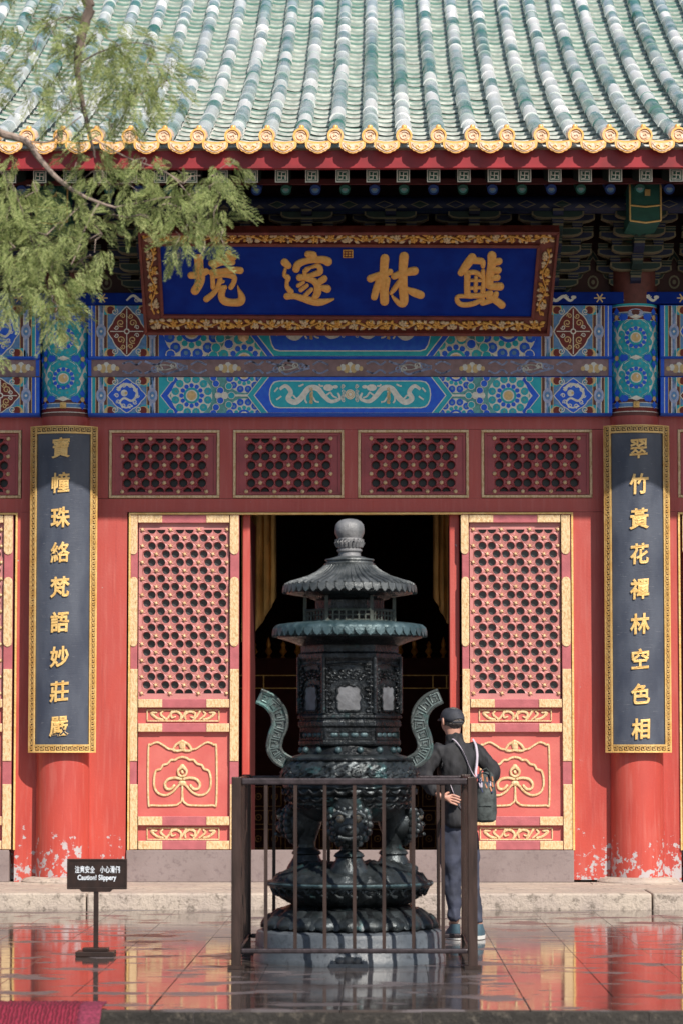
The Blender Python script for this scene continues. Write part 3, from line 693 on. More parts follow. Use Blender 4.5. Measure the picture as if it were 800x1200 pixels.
# ---- painted beams between the columns
YB = -.16
def beams(L, R, swap, full=True):
    """beam set between the pixel positions L and R (columns' edges)"""
    c0 = (L+R)/2
    xl, xr = X_(L, YB, 440), X_(R, YB, 440)
    for nm, y0, y1, Y in (('upper_beam', 357, 420, YB), ('lower_beam', 441, 486.5, YB), ('middle_board', 420, 441, YB+.07)):
        m = MB(); z0, z1 = Z_(y1, Y), Z_(y0, Y)
        if nm == 'middle_board': m.box(xl, xr, Y, .10, z0, z1)
        else:
            r = .045; pr = [(Y+r, z0), (Y+r*.3, z0+r*.3), (Y, z0+r), (Y, z1-r*.6), (Y+r*.3, z1-r*.15), (Y+r, z1), (.12, z1), (.12, z0)]
            m.prism([(xl, y, z) for y, z in pr], (xr-xl, 0, 0))
        bm_ = m.build(nm, PMV if nm == 'middle_board' else PB, hall)
        P = Paint(flatmap(Y-.0006), clip=(L, y0+(1.2 if nm != 'middle_board' else 0), R, y1-(2.5 if nm != 'middle_board' else .2)))
        yc = (y0+y1)/2
        A, B = (PB, PT) if (nm == 'upper_beam') != swap else (PT, PB)
        if nm == 'middle_board':
            k = 0; x = c0
            for i in range(-3, 4):
                x = c0+i*142.5
                for j in range(-3, 4): P.disc(x+j*4.2, yc+(j % 2)*1.5, 4.4-abs(j)*.6, PG if j % 2 else PC, 1+abs(j)*.2, 9, 6.5-abs(j)*1.2)
                for sg in (-1, 1):
                    xa = x+sg*71
                    for q in (-1, 1):
                        P.curve([(xa-26, yc+q*7), (xa-12, yc+q*3), (xa-4, yc+q*8), (xa+8, yc+q*5), (xa+24, yc+q*1)], 2.3, PLV, 2)
                        P.curve([(xa-14, yc+q*1), (xa-2, yc+q*3), (xa+12, yc-q*1)], 1.3, PC, 3)
                        P.curve([(xa-52, yc+q*4), (xa-44, yc+q*7), (xa-36, yc+q*3), (xa-30, yc+q*7)], 2.0, PLV, 2); P.curve([(xa+28, yc+q*3), (xa+36, yc+q*7), (xa+46, yc+q*3)], 2.0, PLV, 2)
                        P.spiral(xa-15*q, yc+2*q, 4.5, PLV, 1.2, 4, 0); P.spiral(xa+8*q, yc-2*q, 4, PC, 1.0, 5, 2)
            for e in (L, R):
                s_ = 1 if e == L else -1
                P.rect(*sorted((e, e+s_*3.5)), y0, y1, PB, 6) if False else P.rect(min(e, e+s_*4), y0, max(e, e+s_*4), y1, PB, 6)
        else:
            P.rect(L, y0, R, y1, A, 1)
            for s_ in (1, -1):
                e = L if s_ == 1 else R
                def rc(a, b, m_, ly, ya=y0, yb=y1): P.rect(min(e+s_*a, e+s_*b), ya, max(e+s_*a, e+s_*b), yb, m_, ly)
                rc(0, 4, PB, 2); rc(4, 5, PC, 3); rc(5, 8.5, A, 2)
                for base in (8.5, 68.5):
                    rc(base, base+14.5, PBR, 2); rc(base+.2, base+1, PG, 4); rc(base+3.6, base+4.4, PC, 4); rc(base+4.4, base+9.6, PLV, 3); rc(base+6.2, base+7.6, PBL, 4); rc(base+9.6, base+10.4, PC, 4); rc(base+13.6, base+14.4, PG, 4)
                    P.disc(e+s_*(base+7), yc, 6, PLV, 5, 12, 9); P.disc(e+s_*(base+7), yc, 3.4, PBL, 6, 10, 5); P.disc(e+s_*(base+7), yc, 1.5, PC, 7, 8)
                # square box with lobed medallion
                bx = e+s_*45.5; rc(22.8, 68.3, PBL, 2, y0+1, y1-3); 
                hy = (y1-y0)/2-2.5
                for sx in (-1, 1):
                    for sy in (-1, 1):
                        P.disc(bx+sx*22, yc+sy*hy, 10, PT, 3, 16); P.disc(bx+sx*20, yc+sy*hy*.92, 6.5, PG, 3.5, 12); P.disc(bx+sx*19, yc+sy*hy*.86, 4.6, PDR, 4, 12); P.spiral(bx+sx*14, yc+sy*hy*.8, 4, PC, 1, 5, sx)
                red = (nm == 'upper_beam') != swap
                lob = []
                for k in range(48):
                    an = 2*pi*k/48; rr = 1-.20*abs(sin(2*an))**.8+.05*abs(cos(4*an)); lob.append((bx+22.3*rr*cos(an), yc+(hy-.2)*rr*sin(an)))
                P.poly(lob, PC, 5); P.poly([(bx+(x-bx)*.94, yc+(y-yc)*.94) for x, y in lob], PDR if red else PB, 6)
                if red:
                    P.line([(bx-19, yc), (bx+19, yc)], 1.1, PC, 7); P.line([(bx, yc-hy*.9), (bx, yc+hy*.9)], 1.1, PC, 8); P.disc(bx, yc, 3.5, PC, 9); P.disc(bx, yc, 2, PDR, 10)
                    for sx in (-1, 1):
                        for sy in (-1, 1):
                            P.spiral(bx+sx*7, yc+sy*hy*.34, 4.6, PG, 1.2, 7, 1, 1.3, 9, sx*sy); P.spiral(bx+sx*4.5, yc+sy*hy*.62, 3.2, PG, 1.1, 8, 3, 1.2, 9, sx*sy); P.spiral(bx+sx*12, yc+sy*hy*.16, 2.8, PC, 1, 8, 3, 1.2, 9, sx)
                else:
                    P.curve([(bx-11, yc-6), (bx-4, yc-13), (bx+7, yc-11), (bx+12, yc-2), (bx+6, yc+6), (bx-3, yc+3), (bx-8, yc+8), (bx-2, yc+14), (bx+7, yc+12)], lambda t: 3.6-1.8*t, PC, 7)
                    P.disc(bx-3, yc-3, 4, PC, 8); P.disc(bx-1, yc-3, 1.6, PG, 9)
                    for k in range(10):
                        an = k*.63; P.spiral(bx+12*cos(an), yc+hy*.62*sin(an), 2.8, PC, 1.1, 7.5, an)
                if not full and (R-L) < 300 and s_ != full: pass
                if R-L < 420: continue
                # chevrons and rosettes
                h2 = (y1-y0)/2
                def chev(x, wd, m_, ly, d=1):
                    k = h2*.78; P.poly([(x-d*0, yc), (x+d*k, yc-h2), (x+d*k+d*wd, yc-h2), (x+d*wd, yc), (x+d*k+d*wd, yc+h2), (x+d*k, yc+h2)], m_, ly)
                def E(v): return e+s_*v
                rc(82.9, 202, A, 2)
                chev(E(84.5), 400, PC, 2.3, s_); chev(E(85.6), 400, B, 2.6, s_); chev(E(93.2), 400, PC, 3, s_); 
                P.poly([(E(95.5), yc), (E(95.5)+s_*h2*.78, yc-h2), (E(196), yc-h2), (E(205), yc), (E(196), yc+h2), (E(95.5)+s_*h2*.78, yc+h2)], PTL, 3.3)
                xr1 = E(121.5); 
                P.rosette(xr1, yc, h2+1, A, B, 5)
                for yy in (y0-2, y1+2):
                    P.rosette(E(183), yy, h2-1.5, B, A, 5)
                for dx, dy, mm in ((150, -14, B), (150, 14, B), (155, -6, B), (155, 6, B), (165, -11, A), (165, 11, A), (147, -21, B), (147, 21, B), (160, 0, PC), (153, 0, PC), (168, 0, A), (97, -20, A), (97, 20, A)):
                    P.disc(E(dx), yc+dy*h2/23, 4.6*h2/23, PC, 15, 10); P.disc(E(dx), yc+dy*h2/23, 3.8*h2/23, mm, 16, 9)
                P.line([(E(173), yc), (E(196), yc)], 2.5, PC, 17)
                # cartouche end chevrons
                k = h2*.78
                for off, mm, ly in ((186, PC, 18), (187.2, A, 19), (194.0, PC, 20), (195.5, B, 21)):
                    P.poly([(E(off), yc), (E(off)+s_*k, yc-h2), (c0, yc-h2), (c0, yc+h2), (E(off)+s_*k, yc+h2)], mm, ly)
            if R-L >= 420:
                h2 = (y1-y0)/2; x0, x1 = L+214, R-214; hh = h2-6.5
                for g_, mm, ly in ((0, PC, 22), (1.2, A, 23)):
                    pts = []
                    for sx, xe in ((1, x1-g_), (-1, x0+g_)):
                        n = 8
                        for i in range(n+1):
                            an = (-pi/2+pi*i/n)*(1); rr = hh-g_
                            pts.append((xe-sx*10+sx*(10+abs(cos(an))*2)*cos(an)**.6 if cos(an) > 1e-6 else xe-sx*10, yc-1.2+rr*sin(an)*sx))
                    P.poly(pts, mm, ly)
                drc = PC
                for s_ in (1, -1):
                    q = lambda v: c0+s_*v; y = yc-1
                    P.curve([(q(82), y-6), (q(75), y-10), (q(69), y-3), (q(72), y+5), (q(64), y+9), (q(56), y+3), (q(48), y-7), (q(38), y-7), (q(30), y+2), (q(22), y+8), (q(12), y+5), (q(14), y-2)], lambda t: 3.2+4.2*sin(pi*t)-1.2*t, drc, 24, 6)
                    P.disc(q(25), y-8, 6, drc, 24.5, 10, 4); P.disc(q(17), y-9, 3.4, drc, 25, 8, 2.2)
                    for a, b in (((58, 6), (66, 1)), ((66, 1), (71, -2)), ((44, -4), (42, 5)), ((42, 5), (36, 9)), ((30, 2), (22, -3)), ((22, -2), (15, 4)), ((52, 2), (50, 10)), ((80, 2), (86, 6)), ((84, -8), (88, -3)), ((31, -10), (36, -12)), ((60, -10), (54, -12))):
                        P.curve([(q(a[0]), y+a[1]), (q((a[0]+b[0])/2+1), y+(a[1]+b[1])/2+1), (q(b[0]), y+b[1])], 2.0, drc, 26)
                    for k in range(14): P.spiral(q(8+(k*37 % 74)), y+((k*23) % 26-13)*.8, 2.2, PG if k % 2 else drc, .8, 27, k)
                for k in range(5): P.disc(c0, yc-1, 6-k, PC if k % 2 == 0 else PG, 28+k*.4, 12)
        pt = P.build('painted_pattern', bm_)
beams(103.5, 716.5, False)
beams(-566.5, 46.5, True); beams(773.5, 1386.5, True)
# flat board with dragons above the beams
YD = -.20
for (L, R) in ((-600, 1400),):
    m = MB(); m.box(X_(L), X_(R), YD, .12, Z_(356, YD), Z_(342.5, YD)); fb = m.build('dragon_board', BLUEF, hall, bevel=.006)
    P = Paint(flatmap(YD-.0006)); 
    for i in range(-2, 19):
        x = 23+i*48.5; y = 349.3
        if 180 < x < 640: continue
        if i % 2: P.curve([(x-20, y+3), (x-12, y-3), (x-3, y+3), (x+6, y-2), (x+14, y+3), (x+20, y-2)], lambda t: 1.8+2*sin(pi*t), PC, 1); P.disc(x+18, y-1, 3.2, PC, 2, 8, 2.2); P.spiral(x-8, y+2, 3, PC, 1, 2); P.spiral(x+9, y-2, 3, PC, 1, 2)
        else:
            for a in range(6): P.line([(x, y), (x+6*cos(a*1.05), y+5*sin(a*1.05))], 1.4, PG, 1+a*.1)
    P.build('painted_pattern', fb)

# ---- bracket sets, in deep shade under the eaves
z0 = Z_(342, -.18)+.004; zP = Z_(247, -.95); TH = (zP-z0)/5.0
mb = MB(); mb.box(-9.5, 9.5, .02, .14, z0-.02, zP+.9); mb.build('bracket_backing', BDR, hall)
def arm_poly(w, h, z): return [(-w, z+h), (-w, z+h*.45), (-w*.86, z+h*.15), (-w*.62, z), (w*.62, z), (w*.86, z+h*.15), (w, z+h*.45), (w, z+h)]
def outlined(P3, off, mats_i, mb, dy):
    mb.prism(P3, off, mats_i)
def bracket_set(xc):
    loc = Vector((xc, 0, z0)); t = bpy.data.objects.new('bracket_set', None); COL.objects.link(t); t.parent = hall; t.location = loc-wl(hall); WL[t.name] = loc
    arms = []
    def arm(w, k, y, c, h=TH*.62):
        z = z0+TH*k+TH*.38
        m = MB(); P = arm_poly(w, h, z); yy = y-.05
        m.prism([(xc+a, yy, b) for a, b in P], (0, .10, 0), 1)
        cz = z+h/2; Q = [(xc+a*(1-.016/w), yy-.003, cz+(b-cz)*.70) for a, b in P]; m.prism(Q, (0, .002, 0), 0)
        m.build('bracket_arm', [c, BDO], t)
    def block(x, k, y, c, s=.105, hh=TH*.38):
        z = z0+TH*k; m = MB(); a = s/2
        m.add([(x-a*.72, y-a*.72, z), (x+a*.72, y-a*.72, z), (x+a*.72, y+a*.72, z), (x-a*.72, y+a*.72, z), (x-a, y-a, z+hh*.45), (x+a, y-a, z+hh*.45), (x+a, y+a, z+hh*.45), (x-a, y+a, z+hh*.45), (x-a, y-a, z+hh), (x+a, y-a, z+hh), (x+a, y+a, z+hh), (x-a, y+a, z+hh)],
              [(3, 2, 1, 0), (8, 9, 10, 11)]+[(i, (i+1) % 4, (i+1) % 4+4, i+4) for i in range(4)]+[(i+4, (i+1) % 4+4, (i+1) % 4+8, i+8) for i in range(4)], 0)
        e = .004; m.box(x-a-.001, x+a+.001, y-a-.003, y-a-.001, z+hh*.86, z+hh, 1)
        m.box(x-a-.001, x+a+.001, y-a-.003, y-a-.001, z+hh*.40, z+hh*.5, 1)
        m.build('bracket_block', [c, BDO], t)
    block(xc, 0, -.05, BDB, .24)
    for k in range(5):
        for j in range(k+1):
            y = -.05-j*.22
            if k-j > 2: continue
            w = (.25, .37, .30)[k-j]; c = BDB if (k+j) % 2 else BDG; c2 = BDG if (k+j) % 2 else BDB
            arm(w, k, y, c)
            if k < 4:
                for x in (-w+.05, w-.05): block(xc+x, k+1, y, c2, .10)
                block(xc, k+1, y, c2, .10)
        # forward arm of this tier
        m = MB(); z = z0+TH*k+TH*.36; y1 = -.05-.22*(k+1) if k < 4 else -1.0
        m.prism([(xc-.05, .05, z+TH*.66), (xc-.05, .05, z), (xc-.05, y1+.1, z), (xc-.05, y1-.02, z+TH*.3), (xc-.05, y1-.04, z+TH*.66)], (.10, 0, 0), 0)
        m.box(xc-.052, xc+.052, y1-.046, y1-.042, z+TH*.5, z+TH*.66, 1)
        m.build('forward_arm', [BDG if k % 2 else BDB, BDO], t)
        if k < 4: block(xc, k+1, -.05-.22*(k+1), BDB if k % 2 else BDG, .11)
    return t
SP = (CXR-CXL)/7
b0 = bracket_set(CXL)
for i in range(-2, 10):
    if i: copy_tree(b0, Vector((SP*i, 0, 0)))
# cushion boards between the sets: maroon arches edged green with a flame
for i in range(-2, 9):
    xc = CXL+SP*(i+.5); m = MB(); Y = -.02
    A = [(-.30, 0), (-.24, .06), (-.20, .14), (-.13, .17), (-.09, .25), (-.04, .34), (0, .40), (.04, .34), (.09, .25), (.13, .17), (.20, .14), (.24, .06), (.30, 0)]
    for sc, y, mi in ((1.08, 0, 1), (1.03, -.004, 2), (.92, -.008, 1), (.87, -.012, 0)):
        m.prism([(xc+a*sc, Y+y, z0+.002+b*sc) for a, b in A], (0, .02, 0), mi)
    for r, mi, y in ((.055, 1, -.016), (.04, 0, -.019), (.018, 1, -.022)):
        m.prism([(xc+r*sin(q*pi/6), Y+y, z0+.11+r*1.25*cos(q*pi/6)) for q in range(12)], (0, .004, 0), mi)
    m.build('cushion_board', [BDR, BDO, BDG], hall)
# carved green beam heads above the columns
for xc in (CXL, CXR):
    xh = X_(755 if xc > 0 else 62, -1.4, 240); m = MB(); Y = -1.45
    za, zb_, zc = Z_(213, Y), Z_(245, Y), Z_(263, Y); w_ = .145
    m.box(xh-w_, xh+w_, Y, -.1, zb_+.03, za, 0); 
    m.prism([(xh-w_, Y, zc+.03), (xh, Y, zc), (xh+w_, Y, zc+.03), (xh+w_, Y, zb_+.03), (xh-w_, Y, zb_+.03)], (0, 1.3, 0), 0)
    for a, b in (((xh-w_, za), (xh-w_, zc+.03)), ((xh+w_, za), (xh+w_, zc+.03)), ((xh-w_, zb_+.03), (xh, zb_+.015)), ((xh, zb_+.015), (xh+w_, zb_+.03)), ((xh-w_, zc+.03), (xh, zc+.01)), ((xh, zc+.01), (xh+w_, zc+.03))):
        m.tube([(a[0], Y-.006, a[1]), (b[0], Y-.006, b[1])], .009, 6, 1)
    m.cbox((xh+.02, Y-.008, za-.11), (.05, .02, .06), 1); m.build('beam_head', [RAFG, GOLD], hall)

# ---- purlin, rafters, fascia
m = MB(); zc = (Z_(229, -1.02)+Z_(248, -1.02))/2; m.tube([(-9.5, -1.02+.09, zc), (9.5, -1.02+.09, zc)], .085, 20, 0); pu = m.build('purlin', BDB, hall)
P = Paint(lambda x, y, o=0: Vector((x, -.93-(.086+o)*cos(y), zc+(.086+o)*sin(y))))
for i in range(-24, 25):
    x = i*.34
    P.poly([(x-.09, -.1), (x, .35), (x+.09, -.1), (x, -.55)], BDO, 1); P.poly([(x-.07, -.1), (x, .25), (x+.07, -.1), (x, -.45)], BDB if i % 2 else BDG, 2); P.poly([(x+.12, -.5), (x+.22, -.5), (x+.17, -.1)], BDO, 1)
P.build('painted_pattern', pu)
m = MB(); m.box(-9.5, 9.5, -.98, -.93, z0+TH*4.9, zc+.02); m.build('purlin_board', BDG, hall)
SPR = .2745
YR, YS = -1.75, -2.52
zr = Z_(222.5, YR); zs = Z_(206, YS)
def rnd_rafter(i):
    x = X_(680, YR, 222)+SPR*i; m = MB(); r = .050; c = RAFB if i % 2 else RAFG
    m.tube([(x, YR, zr), (x, YR+1.75, zr+.62)], r, 14, 0)
    for rr, mi, y, dz in ((r*.98, 0, -.001, 0), (r*.72, 1, -.003, .004), (r*.45, 2, -.005, .009)):
        m.add([(x+rr*cos(a*pi/8), YR+y-.35*0, zr+dz+rr*sin(a*pi/8)) for a in range(16)], [list(range(16))], mi)
    m.build('rafter', [c, PBL if i % 2 else PTL, PEARL], hall)
def sq_rafter(i):
    x = X_(685, YS, 206)+SPR*i; a = .060; m = MB()
    v = [(x-a, YS, zs-a), (x+a, YS, zs-a), (x+a, YS, zs+a), (x-a, YS, zs+a)]
    m.prism(v, (0, 1.9, .42), 0)
    P = Paint(lambda u, v_, o=0: Vector((x+u, YS-.0006-o, zs+v_)))
    P.rect(-a, -a, a, a, PC, 1); P.rect(-a*.84, -a*.84, a*.84, a*.84, RAFG, 2); P.rect(-a*.70, -a*.70, a*.70, a*.70, PC, 3); P.rect(-a*.58, -a*.58, a*.58, a*.58, RAFG, 4)
    P.rect(-a*.50, -a*.07, a*.50, a*.07, PC, 5); P.rect(-a*.07, -a*.5, a*.07, a*.5, PC, 6)
    for sx, sy in ((1, 1), (-1, -1)): P.rect(min(0, sx*a*.5), sy*a*.5-a*.06, max(0, sx*a*.5), sy*a*.5+a*.06, PC, 7)
    for sx in (1, -1): P.rect(sx*a*.5-a*.06, min(0, -sx*a*.5), sx*a*.5+a*.06, max(0, -sx*a*.5), PC, 8)
    r_ = m.build('flying_rafter', [BDG], hall); P.build('rafter_face', r_)
for i in range(-21, 10): rnd_rafter(i)
for i in range(-21, 10): sq_rafter(i)
# soffit boards above the rafters
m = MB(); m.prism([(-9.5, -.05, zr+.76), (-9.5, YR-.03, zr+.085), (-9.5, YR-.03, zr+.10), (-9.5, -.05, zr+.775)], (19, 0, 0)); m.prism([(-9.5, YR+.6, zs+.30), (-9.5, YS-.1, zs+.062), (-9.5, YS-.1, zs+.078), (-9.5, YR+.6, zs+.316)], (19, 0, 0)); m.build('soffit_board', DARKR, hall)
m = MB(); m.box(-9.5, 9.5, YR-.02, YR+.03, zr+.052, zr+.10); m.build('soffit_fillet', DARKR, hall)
YE = -2.8
m = MB(); m.box(-9.5, 9.5, YE+.05, YE+.13, Z_(197, YE+.05), Z_(176, YE+.05)); m.build('fascia_board', FASC, hall, bevel=.004)

# ---- roof
def zroof(d): return .30*d+.013*d*d
ZE = Z_(161, YE)
roof = bpy.data.objects.new('roof', None); COL.objects.link(roof); roof.parent = hall; rl = Vector((0, YE, ZE)); roof.location = rl-wl(hall); WL[roof.name] = rl
dk = MB(); n = 20; ptsd = [(YE+.16+i*.5, ZE-.10+zroof(i*.5+.11)) for i in range(n+1)]
prof = ptsd+[(y, z-.12) for y, z in reversed(ptsd)]
dk.prism([(-9.6, y, z) for y, z in prof], (19.2, 0, 0)); 
dk.build('roof_deck', LIP, roof)
bk = MB(); ye, ze = ptsd[-1]; bk.prism([(-9.6, ye, ze), (-9.6, ye+.5, ze+.3), (-9.6, 13, 6.0), (-9.6, ye, ze-.12)], (19.2, 0, 0)); bk.build('rear_roof', PAN, roof)
SPT = .3075; XT0 = X_(433, YE, 160)
TL = .325; r = .073
tm = MB(); 
for (y, rr, zz) in ((0, 1, 0),): pass
vs = []; prof_t = [(-.008, r*1.05), (.022, r*1.06), (.03, r*.98), (TL+.03, r*.95)]
for y, rr in prof_t:
    for k in range(9): a = pi*k/8; vs.append((rr*cos(a), y, rr*1.05*sin(a)))
fs = [(i*9+k, i*9+k+1, (i+1)*9+k+1, (i+1)*9+k) for i in range(3) for k in range(8)]
fs.append(list(range(9)))
tm.add(vs, fs, 0, True); tile_me = tm.mesh('ridge_tile', TILE, sharp=50)
PL = .205
pm_ = MB(); vs = []; pw = .095
for y, dz in ((-.006, 0), (PL+.02, 0)):
    for k in range(7):
        u = -1+k/3; vs.append((pw*u, y, .016*u*u+dz)); 
for k in range(7):
    u = -1+k/3; vs.append((pw*u, -.006, .016*u*u-.024))
pm_.add(vs, [(k, k+1, k+8, k+7) for k in range(6)], 0, False); pm_.add(vs, [(k+14, k+15, k+1, k) for k in range(6)], 1, False)
pan_me = pm_.mesh('pan_tile', [PAN, LIP])
def arc_steps(step, total):
    d = 0; out = []
    while d < total:
        k = max(1.0, 1.75-.10*d); an = math.atan(.30+.026*d); out.append((d, an, k)); d += step*k*cos(an)
    return out
restT = MB(); restP = MB()
def add_inst(mb, me, loc, ang, jit, ky=1):
    c, s_ = cos(ang), sin(ang); b = len(mb.v)
    for v in me.vertices:
        x, y, z = v.co; y *= ky; mb.v.append((loc[0]+x, loc[1]+y*c-z*s_, loc[2]+y*s_+z*c))
    for p in me.polygons: mb.f.append([i+b for i in p.vertices]); mb.m.append(p.material_index); mb.s.append(p.use_smooth)
seen = sorted(range(-19, 19), key=lambda k: abs(XT0+SPT*k-.2))
near = set(seen[:27])
for k in range(-30, 31):
    x = XT0+SPT*k
    for j, (d, an, ky) in enumerate(arc_steps(TL, 9.6)):
        loc = (x+random.uniform(-.003, .003), YE+.05+d, ZE+zroof(d)-.012+random.uniform(-.003, .003)); an += random.uniform(-.012, .012)+.012
        if k in near and j < 11: link_mesh('ridge_tile', tile_me, loc, roof, (an, random.uniform(-.03, .03), random.uniform(-.01, .01))).scale.y = ky
        elif abs(x) < 9.4: add_inst(restT, tile_me, loc, an, 0, ky)
    xp = x+SPT/2
    for j, (d, an, ky) in enumerate(arc_steps(PL, 9.6)):
        loc = (xp+random.uniform(-.003, .003), YE+.06+d, ZE+zroof(d)-.055+random.uniform(-.003, .003)); an -= .09
        if j == 0: continue
        if k in near and j < 12: link_mesh('pan_tile', pan_me, loc, roof, (an, random.uniform(-.03, .03), 0)).scale.y = ky
        elif abs(x) < 9.4: add_inst(restP, pan_me, loc, an, 0, ky)
restT.build('ridge_tiles_far', TILE, roof, kind='stuff'); restP.build('pan_tiles_far', [PAN, LIP], roof, kind='stuff')
# eave ends: orange disc with relief, nail cap, drip tile and edge pan
dm = MB(); R_ = .072
vs = []
dm.add([(R_*cos(a*pi/12), 0, R_*sin(a*pi/12)) for a in range(24)]+[(R_*cos(a*pi/12), -.028, R_*sin(a*pi/12)) for a in range(24)]+[(R_*.78*cos(a*pi/12), -.028, R_*.78*sin(a*pi/12)) for a in range(24)]+[(R_*.74*cos(a*pi/12), -.014, R_*.74*sin(a*pi/12)) for a in range(24)],
       [(j*24+i, j*24+(i+1) % 24, (j+1)*24+(i+1) % 24, (j+1)*24+i) for j in range(3) for i in range(24)], 0, True)
dm.add([(R_*.76*cos(a*pi/12), -.014, R_*.76*sin(a*pi/12)) for a in range(24)], [list(range(24))], 1)
mp_ = lambda x, y, o=0: Vector((x, -.014-o, y))
dm.brush(mp_, [(-.01, 0, .006), (.012, .012, .008), (.02, -.015, .008), (-.012, -.03, .008), (-.035, -.005, .007), (-.028, .03, .006), (.01, .04, .006), (.036, .02, .005)], .010, 1)
dm.brush(mp_, [(.03, -.03, .006), (.0, -.045, .005)], .008, 1)
disc_me = dm.mesh('end_disc', [ORG, ORGP])
km = MB(); km.lathe([(.020, 0), (.024, .012), (.026, .03), (.020, .042), (.006, .048)], (0, 0, 0), 12); knob_me = km.mesh('nail_cap', ORG)
em = MB(); vs = []
for y, rr in ((-.02, r*1.02), (.27, r*1.0)):
    for q in range(9): a = pi*q/8; vs.append((rr*cos(a), y, rr*1.05*sin(a)))
em.add(vs, [(q, q+1, q+10, q+9) for q in range(8)], 0, True); edge_me = em.mesh('edge_tile', M('pale_edge_tile', (.75, .62, .56), .4, 0, .2, 14, .2, 40, col2=(.74, .42, .2), coat=.3))
dp = MB(); out = []
prof_d = [(-1, .50), (-1.0, .12), (-.97, -.12), (-.86, -.30), (-.72, -.36), (-.62, -.50), (-.42, -.56), (-.28, -.68), (0, -.74), (.28, -.68), (.42, -.56), (.62, -.50), (.72, -.36), (.86, -.30), (.97, -.12), (1.0, .12), (1, .50), (.6, .34), (.25, .27), (0, .25), (-.25, .27), (-.6, .34)]
DW, DH = .116, .103
dp.prism([(a*DW, -.02, b*DH) for a, b in prof_d], (0, .022, 0), 0)
dp.prism([(a*DW*.82, -.026, -.008+b*DH*.74) for a, b in prof_d], (0, .006, 0), 1)
mq = lambda x, y, o=0: Vector((x, -.026-o, y))
for sg in (-1, 1):
    dp.brush(mq, [(0, -.05, .006), (sg*.03, -.038, .008), (sg*.05, -.015, .007), (sg*.03, -.005, .006), (sg*.02, -.02, .004)], .008, 0); dp.brush(mq, [(sg*.06, -.02, .006), (sg*.08, .01, .006), (sg*.07, .02, .004)], .007, 1)
drip_me = dp.mesh('drip_tile', [ORG, ORGP])
pe = MB(); vs = []
for y in (-.02, .24):
    for q in range(9): u = -1+q/4; vs.append((.118*u, y, .020*u*u))
for q in range(9): u = -1+q/4; vs.append((.118*u, -.02, .020*u*u-.034))
pe.add(vs, [(q, q+1, q+10, q+9) for q in range(8)]+[(q+18, q+19, q+1, q) for q in range(8)], 0, True); pe_me = pe.mesh('edge_pan', ORG)
for k in range(-30, 31):
    x = XT0+SPT*k
    link_mesh('end_disc', disc_me, (x, YE-.02, ZE+.005), roof, (-.12, 0, random.uniform(-.02, .02)))
    link_mesh('edge_tile', edge_me, (x, YE, ZE-.008), roof, (.30, 0, 0))
    link_mesh('nail_cap', knob_me, (x, YE+.10, ZE+.088), roof, (0, 0, 0))
    link_mesh('edge_pan', pe_me, (x+SPT/2, YE-.01, ZE-.040), roof, (.2, 0, 0))
    link_mesh('drip_tile', drip_me, (x+SPT/2, YE-.035, ZE-.083), roof, (-.10, 0, random.uniform(-.02, .02)))

# ---- dark interior
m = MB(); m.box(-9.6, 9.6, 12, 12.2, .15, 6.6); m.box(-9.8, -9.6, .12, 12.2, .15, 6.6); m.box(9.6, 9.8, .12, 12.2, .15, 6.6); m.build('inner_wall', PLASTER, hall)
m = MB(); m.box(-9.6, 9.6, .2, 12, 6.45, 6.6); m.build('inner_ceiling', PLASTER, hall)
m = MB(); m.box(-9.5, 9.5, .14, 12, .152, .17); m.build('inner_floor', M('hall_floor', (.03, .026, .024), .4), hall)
for p0, p1, sg in ((286, 323, 1), (508, 534, -1)):
    Yc = 2.3; top = Z_(590, Yc)
    def cloth(mb, a, b, c, d, n=14):
        vs = []
        for i in range(n+1):
            t_ = i/n; yv = Yc+.05*sin(i*1.9); xa = a+(b-a)*t_; zl = c+(d-c)*(t_**1.5)
            for j in range(7): vs.append((X_(xa, Yc, 700)+.0, yv+.02*sin(j+i), zl+(top-zl)*j/6))
        mb.add(vs, [(i*7+j, (i+1)*7+j, (i+1)*7+j+1, i*7+j+1) for i in range(n) for j in range(6)], 0, True)
    m = MB()
    if sg > 0: cloth(m, 284, 324, Z_(752, Yc), Z_(700, Yc))
    else: cloth(m, 538, 508, Z_(745, Yc), Z_(700, Yc))
    c_ = m.build('curtain', OCHRE)
    sdm = c_.modifiers.new('thick', 'SOLIDIFY'); sdm.thickness = .012
    tag(c_, 'ochre cloth curtain hanging inside the hall at the %s side of the open doorway' % ('left' if sg > 0 else 'right'), 'curtain', 'curtains inside the doorway')
YA = 4.6
al = thing('altar_cabinet', ((X_(410, YA)), YA, .17), 'dark red altar cabinet with thin gold lines and carved squares deep inside the hall', 'altar cabinet')
m = MB(); m.box(-1.9, 2.0, YA, YA+.9, .17, Z_(771, YA)); m.build('cabinet_body', M('altar_lacquer', (.05, .012, .009), .8, spec=.1), al)
m = MB()
for py in (791, 806, 912, 1000): m.box(-1.9, 2.0, YA-.012, YA-.002, Z_(py+1, YA), Z_(py, YA))
for px in (296, 308.6, 506, 522): m.box(X_(px, YA), X_(px+1.2, YA), YA-.011, YA-.001, Z_(807, YA), Z_(791, YA))
m.build('gold_line', GOLDD, al)
ag = M('dim_altar_gold', (.42, .20, .06), .5, .3)
